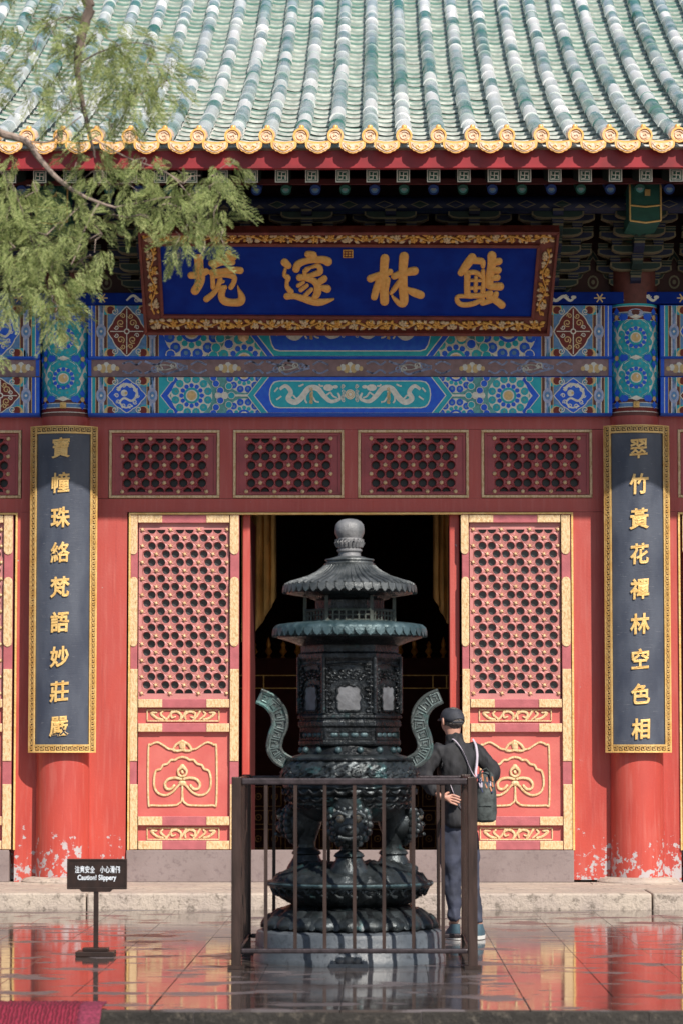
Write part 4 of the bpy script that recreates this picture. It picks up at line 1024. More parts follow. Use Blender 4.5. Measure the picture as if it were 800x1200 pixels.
for px in (303, 322, 342, 362, 382, 402, 422, 442, 462, 482, 502, 520):
    for y0, y1 in ((922, 945), (950, 966), (972, 994)):
        m = MB(); mf = flatmap(YA-.004); a, b = px-7.5, px+7.5
        for P_ in ([(a, y0), (b, y0)], [(b, y0), (b, y1)], [(b, y1), (a, y1)], [(a, y1), (a, y0)]): m.brush(mf, [(P_[0][0], P_[0][1], .7), (P_[1][0], P_[1][1], .7)], .012)
        yc = (y0+y1)/2; m.brush(mf, [(px+3.5*cos(q*.7), yc+3.5*sin(q*.7), .8) for q in range(10)], .015); m.brush(mf, [(px-.5, yc, 1), (px+.5, yc, 1)], .015)
        m.build('carved_square', ag, al)
for i in range(14):
    px = 298+i*17; m = MB(); c = W(px, 771, YA+.1)
    m.lathe([(.03, 0), (.012, .03), (.045, .07), (.02, .12), (.03, .15), (.003, .24 if i % 2 else .19)], (c.x, c.y, c.z), 10)
    o = m.build('gilded_ornament', M('ornament_gold', (.70, .28, .05), .4, .3), al)

# ================================================================== PLAQUE
YT_, YB_ = -1.42, -.62
pT, pB = W(410, 270, YT_), W(410, 391, YB_)
pn = Vector((1, 0, 0)).cross(pB-pT); pn.normalize()
if pn.y > 0: pn = -pn
def pmap(px, py, o=0):
    d = ray(px, py); t = (pT-CAM).dot(pn)/d.dot(pn); return CAM+d*t+pn*o
plq = thing('name_plaque', pB, 'wide blue name plaque with four gold characters in a carved red frame under the eaves', 'plaque')
OUT = [(162, 270), (655, 269), (643, 391.5), (170, 390)]
def quad_prism(mb, Q, o0, o1, m=0):
    vs = [pmap(x, y, o1) for x, y in Q]+[pmap(x, y, o0) for x, y in Q]
    mb.add(vs, [(0, 1, 2, 3), (7, 6, 5, 4)]+[(i, i+4, (i+1) % 4+4, (i+1) % 4) for i in range(4)], m)
def inset(Q, t):   # t pixels inwards
    (a, b, c, d) = Q; return [(a[0]+t, a[1]+t), (b[0]-t, b[1]+t), (c[0]-t, c[1]-t), (d[0]+t, d[1]-t)]
m = MB(); quad_prism(m, inset(OUT, 3), -.06, 0); m.build('backboard', FRAMER, plq)
IN = [(188.2, 287), (628.5, 289.5), (621.6, 370.5), (192.5, 367.8)]
def frame_bars(A, B, o0, o1):
    m = MB()
    for i in range(4):
        j = (i+1) % 4; quad_prism(m, [A[i], A[j], B[j], B[i]] , o0, o1)
    return m
frame_bars(OUT, inset(OUT, 3.4), -.08, .045).build('outer_moulding', FRAMER, plq, bevel=.006)
frame_bars(inset(IN, -3.6), IN, -.01, .028).build('inner_moulding', FRAMER, plq, bevel=.005)
m = MB(); quad_prism(m, IN, -.02, .004); m.build('blue_field', BLUEF, plq)
# carved vine: wavy stem, leaves and blossoms in two golds
def vine(x0, y0, x1, y1, hw, name='vine_carving'):
    L = sqrt((x1-x0)**2+(y1-y0)**2); ux, uy = (x1-x0)/L, (y1-y0)/L; nx, ny = -uy, ux
    q = lambda s_, t_: (x0+ux*s_+nx*t_, y0+uy*s_+ny*t_)
    n = max(2, round(L/19)); st = L/n; m = MB()
    for i in range(n):
        sg = 1 if i % 2 else -1; s0 = i*st
        p = [q(s0, 0), q(s0+st*.3, sg*hw*.42), q(s0+st*.65, sg*hw*.40), q(s0+st, 0)]
        m.brush(pmap, [(a, b, 1.05) for a, b in p], .020, 0, .001)
        c = q(s0+st*.45, -sg*hw*.25)
        for k in range(5):
            a = k*1.256+i*.7; m.brush(pmap, [(c[0]+1.3*cos(a), c[1]+1.3*sin(a), 1.6), (c[0]+(2.6+random.random())*cos(a), c[1]+(2.6+random.random())*sin(a), 1.5)], .024+.002*k, 0 if i % 3 else 1, .001)
        for k in range(6):
            s1 = s0+st*(.05+.17*k)+random.uniform(-1, 1); t1 = random.uniform(.35, .80)*hw*(1 if (k+i) % 2 else -1); a = random.uniform(0, 6.28)
            c = q(s1, t1); l = random.uniform(2.2, 3.6)
            m.brush(pmap, [(c[0]-l*cos(a), c[1]-l*.7*sin(a), .8), (c[0], c[1], 2.2), (c[0]+l*cos(a), c[1]+l*.7*sin(a), .6)], .018, 1 if random.random() < .6 else 0, .001)
    m.build(name, [GOLDD, GOLDL], plq)
vine(168, 278.5, 648, 279, 5.2); vine(176, 379, 636, 381, 5.6)
vine(176.8, 290, 181.2, 367, 6.2); vine(641, 292, 632.5, 368, 6.2)
CH = {
 'character': None}
K = 8.889
CHARS = [
 ('character reading jing, boundary', 210, [
  [(205, 200, 44), (212, 300, 42), (228, 400, 42), (208, 470, 42), (168, 535, 42)], [(125, 375, 33), (210, 368, 32), (282, 335, 32)],
  [(285, 622, 30), (345, 575, 27), (400, 505, 25), (428, 420, 26)], [(428, 140, 30), (422, 190, 30)], [(518, 140, 30), (502, 190, 28)],
  [(335, 250, 28), (430, 222, 26), (570, 188, 30)], [(360, 285, 20), (450, 248, 17), (562, 240, 25)], [(335, 345, 28), (450, 332, 27), (560, 318, 30), (640, 325, 33)],
  [(350, 385, 24), (355, 500, 24)], [(380, 385, 19), (480, 372, 21), (572, 392, 26), (570, 450, 25), (540, 500, 25)], [(405, 452, 13), (465, 438, 13)], [(390, 502, 19), (480, 500, 22)],
  [(455, 515, 34), (442, 590, 34), (475, 642, 37), (560, 658, 34), (640, 648, 38), (652, 600, 34), (622, 520, 13), (612, 482, 5)]]),
 ('character reading sui, profound', 320, [
  [(122, 240, 38), (160, 275, 32)], [(128, 310, 16), (118, 370, 20), (155, 400, 28), (145, 450, 20), (150, 500, 24), (188, 545, 28)],
  [(145, 592, 32), (220, 590, 28), (300, 612, 30), (400, 642, 36), (480, 655, 34), (560, 642, 24), (632, 620, 8)],
  [(362, 155, 32), (425, 165, 34), (410, 200, 30)], [(240, 310, 36), (262, 260, 36), (330, 228, 30), (420, 212, 30), (520, 212, 36), (572, 232, 42)],
  [(350, 315, 26), (400, 288, 14), (470, 275, 24), (492, 335, 30), (430, 362, 25), (370, 382, 25), (275, 398, 32)],
  [(335, 400, 26), (420, 430, 30), (462, 480, 36), (462, 555, 38), (430, 605, 28)], [(262, 482, 20), (318, 446, 17)], [(290, 527, 22), (355, 480, 19)], [(335, 585, 22), (400, 522, 20)],
  [(460, 462, 28), (532, 410, 34)], [(490, 500, 22), (565, 515, 38)], [(330, 330, 22), (330, 400, 20)]]),
 ('character reading lin, forest', 420, [
  [(270, 200, 44), (262, 300, 42), (262, 450, 44), (266, 645, 44)], [(120, 410, 36), (200, 378, 32), (325, 338, 30)], [(215, 420, 32), (182, 520, 36), (160, 600, 34)], [(300, 420, 28), (282, 520, 28)],
  [(470, 180, 47), (460, 300, 44), (460, 500, 44), (470, 645, 42), (430, 668, 30), (372, 620, 18), (345, 582, 10)], [(365, 385, 30), (460, 348, 34), (582, 328, 40)], [(425, 432, 22), (372, 510, 26), (332, 560, 16)], [(500, 520, 24), (570, 552, 38), (645, 580, 38)]]),
 ('rightmost character of the plaque', 520, [
  [(290, 190, 42), (230, 270, 42), (172, 350, 32)], [(300, 222, 30), (390, 228, 32), (402, 280, 22)], [(240, 360, 32), (236, 480, 30), (240, 570, 32)], [(258, 345, 24), (330, 345, 22), (395, 385, 22)],
  [(330, 395, 20), (325, 530, 22)], [(402, 330, 22), (408, 430, 20), (400, 545, 26)], [(270, 425, 13), (390, 425, 13)], [(270, 508, 15), (390, 500, 15)], [(240, 585, 24), (360, 585, 26), (480, 560, 28)],
  [(495, 170, 44), (490, 280, 42), (470, 400, 40), (468, 480, 40)], [(500, 245, 32), (570, 228, 34)], [(500, 322, 28), (562, 320, 34)], [(500, 402, 28), (552, 396, 32)], [(480, 490, 32), (582, 490, 38)],
  [(285, 598, 18), (150, 592, 20), (135, 640, 24), (185, 680, 24), (300, 670, 24), (400, 622, 22)], [(395, 665, 24), (500, 625, 28), (540, 570, 28)], [(455, 595, 26), (540, 640, 34), (600, 685, 36)]])]
for lab, ox, strokes in CHARS:
    m = MB()
    for i, s_ in enumerate(strokes): m.brush(pmap, [(ox+x/K, 280+y/K, r/K*1.1) for x, y, r in s_], .018+.0012*(i % 7), 0, .004)
    m.build('character', GOLD if False else M('plaque_character_gold', (.78, .44, .13), .5, .2, .1, 30, .4, 80, col2=(.70, .36, .09)), plq, label=lab)
m = MB(); quad_prism(m, [(401.5, 292), (413.5, 292), (413.5, 301.5), (401.5, 301.5)], .004, .012)
m.build('seal', GOLDD, plq)
m = MB()
for x in (404, 407.5, 411): m.brush(pmap, [(x, 293.3, .5), (x, 300.2, .5)], .006, 0, .012)
for y in (294, 297, 300): m.brush(pmap, [(403, y, .45), (412, y, .45)], .006, 0, .012)
m.build('seal_script', FRAMER, plq)
for px in (285.5, 540):
    m = MB(); c = W(px, 394, -.45); m.lathe([(.0, -.02), (.045, -.012), (.055, .0), (.03, .012), (0, .022)], (0, 0, 0), 16)
    m.v = [(c.x+x, c.y-z, c.z+y) for x, y, z in m.v]; m.build('gilt_boss', GOLDP, plq)

# ================================================================== COUPLET BOARDS
def couplet(xc, pl, pr, text, chx, label, yt=493, yb=882):
    t = thing('couplet_board', (xc, -.3, Z_(yb-2, -.33)), label, 'couplet board', 'couplet boards on the columns')
    R = .43; yc = .11; xL, xR = X_(pl, -.2, 690)-xc, X_(pr, -.2, 690)-xc; aL, aR = asin(max(-.99, xL/R)), asin(min(.99, xR/R))
    za, zb = Z_(yb, -.32), Z_(yt+5, -.32); N = 26
    def panel(name, a0, a1, z0, z1, r0, r1, mat, n=N):
        m = MB(); vs = []
        for i in range(n+1):
            a = a0+(a1-a0)*i/n
            for r, z in ((r0, z0), (r1, z0), (r1, z1), (r0, z1)): vs.append((xc+r*sin(a), yc-r*cos(a), z))
        fs = [(i*4+k, (i+1)*4+k, (i+1)*4+(k+1) % 4, i*4+(k+1) % 4) for i in range(n) for k in range(4)]+[(0, 1, 2, 3), (n*4+3, n*4+2, n*4+1, n*4)]
        m.add(vs, fs, 0, True); return m.build(name, mat, t, bevel=0)
    ba = .082/R; bz = .078
    panel('board', aL, aR, za, zb, R-.035, R, SLATE)
    panel('border', aL, aL+ba, za, zb, R-.03, R+.008, FRET, 6); panel('border', aR-ba, aR, za, zb, R-.03, R+.008, FRET, 6)
    panel('border', aL+ba, aR-ba, za, za+bz, R-.03, R+.0082, FRET, 18); panel('border', aL+ba, aR-ba, zb-bz, zb, R-.03, R+.0082, FRET, 18)
    for a, b in ((aL, aL+.012/R), (aL+ba-.012/R, aL+ba), (aR-.012/R, aR), (aR-ba, aR-ba+.012/R)): panel('gilt_edge', a, b, za, zb, R-.036, R+.017, GOLD, 3)
    for z in (za, zb-.012): panel('gilt_edge', aL, aR, z, z+.012, R-.0365, R+.0172, GOLD, N)
    for z in (za+bz-.012, zb-bz): panel('gilt_edge', aL+ba, aR-ba, z, z+.012, R-.03, R+.0165, GOLD, N)
    # key fret
    m = MB()
    mp = lambda u, v, o=0: Vector((xc+(R+.008+o)*sin(u/R), yc-(R+.008+o)*cos(u/R), v))
    def key(u, v, s_, du, dv):
        P = [(-.5, -.5), (-.5, .38), (.34, .38), (.34, -.16), (-.1, -.16), (-.1, .1)] if du else [(.5, -.5), (-.38, -.5), (-.38, .34), (.16, .34), (.16, -.1), (-.1, -.1)]
        for a, b in zip(P[:-1], P[1:]):
            m.prism_line(mp, u+a[0]*s_, v+a[1]*s_, u+b[0]*s_, v+b[1]*s_, .0062)
        a, b = P[0], (P[0][0]+1, P[0][1]) if du else (P[0][0], P[0][1]+1)
        m.prism_line(mp, u+a[0]*s_, v+a[1]*s_, u+b[0]*s_, v+b[1]*s_, .0075)
    st = .050; n = int((zb-za-.02)/st); st = (zb-za-.02)/n
    for i in range(n):
        v = za+.01+st*(i+.5)
        key(aL*R+ba*R/2, v, .048, False, True); key(aR*R-ba*R/2, v, .048, False, True)
    wu = (aR-aL-2*ba)*R; n = int(wu/.05); st = wu/n
    for i in range(n):
        u = (aL+ba)*R+st*(i+.5); key(u, za+bz/2, .048, True, False); key(u, zb-bz/2, .048, True, False)
    m.build('key_fret', GOLD, t)
    # characters
    for i, ch in enumerate(text):
        py = (524 if xc < 0 else 526)+i*(40.9 if xc < 0 else 41.0); V, Fs = glyph(ch, .008 if ch in '寶幢嚴翠絡' else .014, .02, .012)
        u0 = (X_(chx, -.33, 690)-xc)*1.0; u0 = R*asin(u0/R); v0 = Z_(py, -.33); sc = .192; m = MB(); k = random.uniform(-.04, .04)
        m.add([mp(u0+(v.x+.03*v.y)*sc*.95, v0+(v.y+.07*v.x)*sc*1.08, .003+(v.z+.03)*sc*.35) for v in V], Fs, 0)
        m.build('character', GOLD, t)
    return t
def prism_line(s, mp, u0, v0, u1, v1, wd):
    L = sqrt((u1-u0)**2+(v1-v0)**2) or 1; nx, ny = -(v1-v0)/L*wd/2, (u1-u0)/L*wd/2; ex, ey = (u1-u0)/L*wd/2, (v1-v0)/L*wd/2
    Q = [(u0-ex+nx, v0-ey+ny), (u1+ex+nx, v1+ey+ny), (u1+ex-nx, v1+ey-ny), (u0-ex-nx, v0-ey-ny)]
    o = .0075+random.random()*.0008; vs = [mp(a, b, o) for a, b in Q]+[mp(a, b, -.001) for a, b in Q]
    s.add(vs, [(0, 1, 2, 3)]+[(i, i+4, (i+1) % 4+4, (i+1) % 4) for i in range(4)])
MB.prism_line = prism_line
couplet(CXL, 36.2, 112.2, '寶幢珠絡梵語妙莊嚴', 70.5, 'curved dark slate board with nine gold characters on the left column, above the caution sign')
couplet(CXR, 709, 783.5, '翠竹黃花禪林空色相', 749, 'curved slate board with nine gold characters on the right column beside the right door')

# ================================================================== INCENSE BURNER
BY = -8.4; BX = W(409.5, 900, BY).x; SB = F/(BY-CAM.y)
bz_ = lambda py: W(409.5, py, BY).z
bu = thing('incense_burner', (BX, BY, 0), 'tall black bronze incense burner with a two-tiered pagoda lid, S-shaped handles and lion-head legs', 'incense burner')
C0 = (BX, BY, 0)
def lat(name, P, mat, seg=64, mod=None, sharp=35, parent=None):
    m = MB(); m.lathe([(r/SB, bz_(y)) for y, r in P], C0, seg, 0, mod); return m.build(name, mat, parent or bu, sharp=sharp)
def pr(a, r, z): return (BX+r*cos(a), BY+r*sin(a), z)
# stone base
m = MB(); m.lathe([(.665, -.0), (.665, .035), (.655, .05), (.650, .17), (.640, .205), (.60, .222), (.2, .224)], C0, 72); sb = m.build('stone_base', GRANITE, bu)
m = MB(); yy = BY-.665   # little carved beast on the base
m.box(BX-.13, BX+.13, yy-.05, yy+.05, .0, .025)
m.ball((BX, yy-.02, .06), .055, 0, 12, 7, (1.1, .9, .8))
for s_ in (-1, 1): m.ball((BX+s_*.055, yy-.035, .055), .034, 0, 10, 6); m.ball((BX+s_*.055, yy-.066, .058), .014, 0, 8, 5); m.ball((BX+s_*.10, yy-.02, .03), .026, 0, 8, 5); m.ball((BX+s_*.04, yy-.02, .10), .02, 0, 8, 5)
m.build('carved_beast', GRANITE, sb)
# lotus ring
lat('lotus_core', [(1086, 96), (1082, 98), (1072, 92), (1064, 80), (1060, 70), (1058, 40)], BRONZE)
for layer, n, r0, z0_, z1_, r1 in ((0, 22, 99, 1085, 1064, 80), (1, 22, 100, 1086, 1071, 92)):
    pet = MB(); ra, rb = r0/SB, r1/SB; za, zb = bz_(z0_), bz_(z1_); w_ = 2*pi*ra/n*.48
    vs = []
    for j in range(6):
        t_ = j/5; rr = ra+(rb-ra)*t_+.02*sin(pi*t_); zz = za+(zb-za)*t_; ww = w_*(.55+.45*sin(pi*(.15+.75*t_)) if j else .25)
        for q in range(5):
            u = -1+q/2; vs.append((rr+.034*(1-u*u)-.012, u*ww, zz))
    pet.add(vs, [(j*5+q, j*5+q+1, (j+1)*5+q+1, (j+1)*5+q) for j in range(5) for q in range(4)], 0, True)
    me = pet.mesh('lotus_petal', BRONZEL, sharp=60)
    for i in range(n): link_mesh('lotus_petal', me, C0, bu, (0, 0, 2*pi*(i+.5*layer)/n))
# dish with wave relief
def relief(j, a):
    if 1 <= j <= 6: return (.026*abs(sin(a*17+1.1*sin(j*1.9+a*5)))*abs(sin(j*.9+1.5*sin(a*11)))-.008, 0)
    if 10 <= j <= 14: return (0, .022*abs(sin(a*8+j*.9+sin(a*5)))+.014*abs(sin(a*21+j*2)))
    return (0, 0)
def wav(j, a): return ((.010*sin(a*9+j)+.006*sin(a*23+2*j)) if 1 < j < 5 else 0, (.012*sin(a*11+j*1.3) if 3 < j < 9 else 0))
lat('dish', [(1061, 64), (1057, 70), (1053, 76), (1049, 81), (1045, 86), (1041, 89), (1038.5, 90.5), (1037.5, 95.5), (1032, 96), (1031, 91), (1029, 86), (1025, 77), (1021, 68), (1017, 60), (1014, 52), (1012, 30), (1012, 4)], BRONZEL, 180, relief)
m = MB()
for i in range(46):
    a = i*2.399; r = .20+.22*((i*.618) % 1)
    m.ball(pr(a, r, bz_(1019)+.005), .035+.02*((i*.37) % 1), 0, 8, 5, (1.3, 1.0, .75))
for i in range(34):
    a = 2*pi*i/34; z = bz_(1043)
    m.tube([(BX+(.535+.012*sin(q))*cos(a+.085*cos(q)), BY+(.535)*sin(a+.085*cos(q)), z+.028*sin(q)) for q in [k*.7 for k in range(8)]], .010, 5)
m.build('wave_relief', BRONZEL, bu, kind='stuff')
m = MB(); m.tube([pr(2*pi*q/96, 95.5/SB, bz_(1034.5)) for q in range(96)], .011, 6, closed=True); m.build('dish_rim', BRONZEB, bu)
# legs
for ang in (-pi/2, pi/6, 5*pi/6):
    lx, ly = BX+.35*cos(ang), BY+.35*sin(ang); lg = MB(); d = Vector((cos(ang), sin(ang), 0))
    zz = lambda y: bz_(y)+(0)
    lg.lathe([(.135, zz(1025)), (.14, zz(1021)), (.135, zz(1017)), (.095, zz(1006)), (.09, zz(1003)), (.105, zz(1001)), (.095, zz(998)), (.062, zz(994)), (.06, zz(988)), (.075, zz(980)), (.10, zz(968)), (.125, zz(952)), (.12, zz(935))], (lx, ly, 0), 8 if False else 24)
    t_ = lg.build('leg', BRONZEL, bu)
    h = MB(); sd_ = Vector((-d.y, d.x, 0)); c = Vector((lx, ly, zz(965)))+d*.06
    h.ball(c, .135, 0, 20, 12, (1, 1, 1.02))
    h.ball(c+d*.10+Vector((0, 0, -.035)), .075, 0, 14, 8, (1.0, 1.0, .7)); h.ball(c+d*.165+Vector((0, 0, -.015)), .03, 0, 10, 6, (1, 1, .8))
    h.tube([c+d*.15+sd_*a_+Vector((0, 0, -.075-.015*cos(a_*20))) for a_ in (-.07, -.04, 0, .04, .07)], .012, 6)
    for s_ in (-1, 1):
        e = c+d*.115+sd_*s_*.058+Vector((0, 0, .045)); h.ball(e, .030, 1, 12, 7); h.tube([e+sd_*s_*-.04+Vector((0, 0, .02))+d*.01, e+Vector((0, 0, .042))+d*.01, e+sd_*s_*.045+Vector((0, 0, .02))], .014, 6)
        h.ball(c+sd_*s_*.115+Vector((0, 0, .085)), .04, 0, 8, 6)
    for k in range(18):
        a_ = 2*pi*k/18; p = c+d*.015+sd_*(.135*cos(a_))+Vector((0, 0, .135*sin(a_))); h.ball(p, .032, 0, 8, 5); p2 = c+d*.075+sd_*(.112*cos(a_+.17))+Vector((0, 0, .112*sin(a_+.17)))
        if abs(cos(a_)) > .3 or sin(a_) > 0: h.ball(p2, .020, 0, 8, 5)
    h.build('lion_head', [BRONZEL, M('eye_bronze', (.28, .25, .2), .3, .6)], t_)
# bowl
bp = [(966, 12), (962, 40), (955, 54), (947, 63), (938, 70), (928, 74.5), (921, 76), (918, 78.5), (913, 80), (905, 79.5), (897, 76), (890, 71), (886, 66), (884, 58), (883, 50)]
def bowlmod(j, a): return (.014*abs(sin(a*10)) if 3 <= j <= 6 else 0, 0)
def fine(P, k=4):
    out = []
    for a, b in zip(P[:-1], P[1:]): out += [(a[0]+(b[0]-a[0])*q/k, a[1]+(b[1]-a[1])*q/k) for q in range(k)]
    return out+[P[-1]]
bpf = fine(bp)
def bowlmod(j, a):
    y = bpf[j][0]
    if 890 < y < 915: return (.014*max(0, sin(a*15+2.2*sin(y*.55)))*max(0, sin(y*.5+2*sin(a*8)))+.006*sin(a*37+y), 0)
    if 918 < y < 947: return (.010*sin(y*.9+1.8*abs(sin(a*7.5))), 0)
    return (0, 0)
lat('bowl', bpf, BRONZEL, 220, bowlmod, 60)
m = MB()
for i in range(30):     # swags hanging below the shoulder
    a = 2*pi*i/30; 
    for zc, rr, am in ((925, 77, .028), (934, 74, .026), (943, 69, .022)):
        m.tube([pr(a+2*pi/30*(q/8-.5), rr/SB+.004, bz_(zc)-am*sin(pi*q/8)) for q in range(9)], .008, 5)
for i in range(26):     # scroll relief on the shoulder
    a = 2*pi*i/26
    P = []
    for q in range(14): th = q*.62; rr = .052*(1-q/17); u = rr*cos(th+i); v = rr*sin(th+i)*.8; tt = (v+.05)/.1; P.append(pr(a+u/.47, (80-3*tt-3*tt*tt)/SB+.004, bz_(905)+v))
    m.tube(P, .010, 5)
m.tube([pr(2*pi*q/64, 79.5/SB+.004, bz_(916)) for q in range(64)], .010, 6, closed=True); m.tube([pr(2*pi*q/64, 73/SB, bz_(890)) for q in range(64)], .012, 6, closed=True)
m.build('scroll_relief', BRONZE, bu)
# knob collar
lat('collar', [(886, 56), (884, 58), (874, 50), (872, 50)], BRONZE)
for i in range(14):
    a = 2*pi*(i+.5)/14-pi/2; m = MB(); m.ball((0, 0, 0), .024, 0, 12, 8); p = pr(a, 56/SB, bz_(879)); o = m.build('knob', BRONZEB, bu, origin=Vector((0, 0, 0))); o.location = Vector(p)-wl(bu)
# six-sided drum and body; a flat side faces the viewer
def hexp(name, P, mat=BRONZE, parent=None, bev=.004):
    m = MB(); m.lathe([(r/SB, bz_(y)) for y, r in P], C0, 6, 0, None, False, 0.0); return m.build(name, mat, parent or bu, bevel=bev)
hexp('drum', [(874, 58), (872, 59.5), (868, 59.5), (867, 57.5), (853, 57.5), (851, 60), (846, 60), (844, 58), (842, 58)])
hexp('cornice', [(842, 61), (839, 61), (837, 58), (835.5, 58)])
body = hexp('body', [(836, 57.5), (776, 57.5), (772, 60), (767, 60), (765, 57), (756, 57)])
AP = 57.5*cos(pi/6)/SB
for k in range(6):
    a = -pi/2+k*pi/3; d = Vector((cos(a), sin(a), 0)); sdv = Vector((-d.y, d.x, 0)); o = Vector((BX, BY, 0))
    fm = lambda x, y, off=0: o+d*(AP+off)+sdv*(x/SB)+Vector((0, 0, bz_(y)))
    # window: pale lobed opening
    P = Paint(fm); 
    lob = [(0, 803), (5, 805), (10, 804), (14, 808), (13, 813), (15.5, 818), (13, 823), (14, 829), (12, 833.5), (-12, 833.5), (-14, 829), (-13, 823), (-15.5, 818), (-13, 813), (-14, 808), (-10, 804), (-5, 805)]
    m = MB(); m.prism([fm(x, y, .010) for x, y in lob], -d*.012, 0); m.build('window_panel', M('window_bronze', (.16, .165, .18), .6, .2, .25, 10, .3), body)
    m = MB(); m.tube([fm(x, y, .010) for x, y in lob], .008, 6, 0, closed=True)
    for i in range(22):      # dense ring relief round the window
        ix = (-1 if i % 2 else 1)*(20+(i*5 % 7)); iy = 783+(i//2)*4.9
        m.tube([fm(ix+2.4*cos(q*.9), iy+2.4*sin(q*.9), .006+.002*(q % 3)) for q in range(7)], .0075, 5, 0, closed=True)
    for i in range(9):
        ix = -18+i*4.5; iy = 791-3*sin(pi*i/8)+(i % 2)*5
        m.tube([fm(ix+2.6*cos(q*.9), iy+2.3*sin(q*.9), .006) for q in range(7)], .0075, 5, 0, closed=True)
    m.tube([fm(-25, 781, .004), fm(-25, 835, .004)], .008, 6); m.tube([fm(25, 781, .004), fm(25, 835, .004)], .008, 6); m.tube([fm(-25, 781, .004), fm(0, 778, .004), fm(25, 781, .004)], .010, 6)
    m.build('relief', BRONZE, body)
    m = MB()   # recessed strip with four blue insets on the drum
    for x0, x1, y0, y1 in ((-27, 27, 856.2, 857.6), (-27, 27, 865.6, 867), (-27, -25.6, 857.6, 865.6), (25.6, 27, 857.6, 865.6)): m.prism([fm(x0, y0, .01), fm(x1, y0, .01), fm(x1, y1, .01), fm(x0, y1, .01)], -d*.012)
    m.build('drum_frame', BRONZE, body); m = MB()
    for x in (-17, -6, 6, 17): m.brush(lambda u, v, h=0: fm(u, v, h-.003), [(x-2, 861.4, 2.6), (x+2, 861.4, 2.6)], .012)
    m.build('drum_inset', BRONZEB, body)
    # corner colonnette
    a2 = a+pi/6; m = MB(); m.tube([pr(a2, 59/SB, bz_(836)), pr(a2, 59/SB, bz_(770))], .016, 8); m.build('colonnette', BRONZE, body)
# lower lid roof, pavilion and upper lid roof
lat('lid_soffit', [(757, 57), (752, 70), (748, 84), (746, 84)], BRONZE)
NS = 46
def lidmod(rim):
    def f(j, a): s_ = abs(sin(a*NS/2)); return (.010*s_ if j in rim else .006*s_, -.006*s_ if j in rim else .004*s_)
    return f
lat('lower_lid_roof', [(746, 84), (745.5, 87), (740, 88.5), (735, 87.5), (733, 84), (731.5, 74), (730, 58), (729, 52)], BRONZEB, NS*4, lidmod((1, 2, 3)), 60)
def droops(R, z, name, mat):
    m = MB(); ww = 2*pi*R/NS*.46
    m.prism([(R, -ww, .022), (R+.004, -ww, 0), (R+.006, -ww*.6, -.022), (R+.008, 0, -.036), (R+.006, ww*.6, -.022), (R+.004, ww, 0), (R, ww, .022)], (.012, 0, 0)); me = m.mesh(name, mat)
    for i in range(NS): link_mesh(name, me, (BX, BY, z), bu, (0, 0, 2*pi*(i+.5)/NS))
droops(87.5/SB, bz_(741), 'lid_drip_tile', BRONZEB)
hexp('pavilion', [(731, 50), (728, 50), (727, 40), (704, 40), (702, 46), (699, 50), (697, 56), (694, 62)], BRONZE)
m = MB()
for k in range(6):
    a = k*pi/3; p = pr(a, 52/SB, 0); q = pr(a+pi/3, 52/SB, 0)
    m.box(p[0]-.012, p[0]+.012, p[1]-.012, p[1]+.012, bz_(730), bz_(700))
    for y in (716, 722, 728): m.tube([(p[0], p[1], bz_(y)), (q[0], q[1], bz_(y))], .010 if y == 716 else .006, 6)
    for j in range(1, 7): t_ = j/7; m.box(p[0]+(q[0]-p[0])*t_-.005, p[0]+(q[0]-p[0])*t_+.005, p[1]+(q[1]-p[1])*t_-.005, p[1]+(q[1]-p[1])*t_+.005, bz_(730), bz_(716))
m.build('balustrade', make_bronze('rail_bronze', (.03, .035, .03), (.07, .08, .07), (.09, .12, .10), .5, .55, .2, .3), bu)
lat('upper_lid_soffit', [(699, 56), (697.5, 66), (696, 73), (694, 74)], BRONZE)
lat('upper_lid_roof', [(694, 74), (692.5, 76.5), (689, 76.5), (686.5, 74.5), (684, 70), (681, 60), (677, 48), (672, 38.5), (667, 32), (664, 29.5)], BRONZED, NS*4, lidmod((1, 2, 3)), 60)
m = MB()
for i in range(NS):
    a = 2*pi*i/NS; m.tube([pr(a, r/SB, bz_(y)+.006) for y, r in ((687, 75.5), (684, 70), (681, 60), (677, 48), (672, 38.5), (667, 32), (664, 29.5))], [.011, .011, .010, .009, .008, .007, .006], 6)
m.build('lid_ribs', BRONZED, bu, kind='stuff')
droops(75.5/SB, bz_(690), 'lid_drip_tile', BRONZED)
lat('crown_plate', [(665, 27), (664, 29), (661, 29.5), (660, 27.5), (658, 27), (657, 29), (655.5, 28.5), (654.5, 22), (653, 17), (652, 14)], BRONZED)
lat('finial', [(654, 15), (652, 13), (648, 12.5), (646, 14.5), (644.5, 14.5), (643, 12.8), (640, 13.5), (636, 15.5), (633, 15.8), (631, 14.2), (628.5, 15.5), (625, 17), (620, 17.2), (615, 16.3), (611.5, 13.5), (609, 9), (608, 3), (607.9, .2)], BRONZEF, 40)
m = MB()
for i in range(20):
    a = 2*pi*i/20; m.tube([pr(a, 13.5/SB, bz_(641)), pr(a, 16/SB, bz_(636)), pr(a, 15/SB, bz_(632.5))], .012, 6)
m.build('finial_petals', BRONZEF, bu)
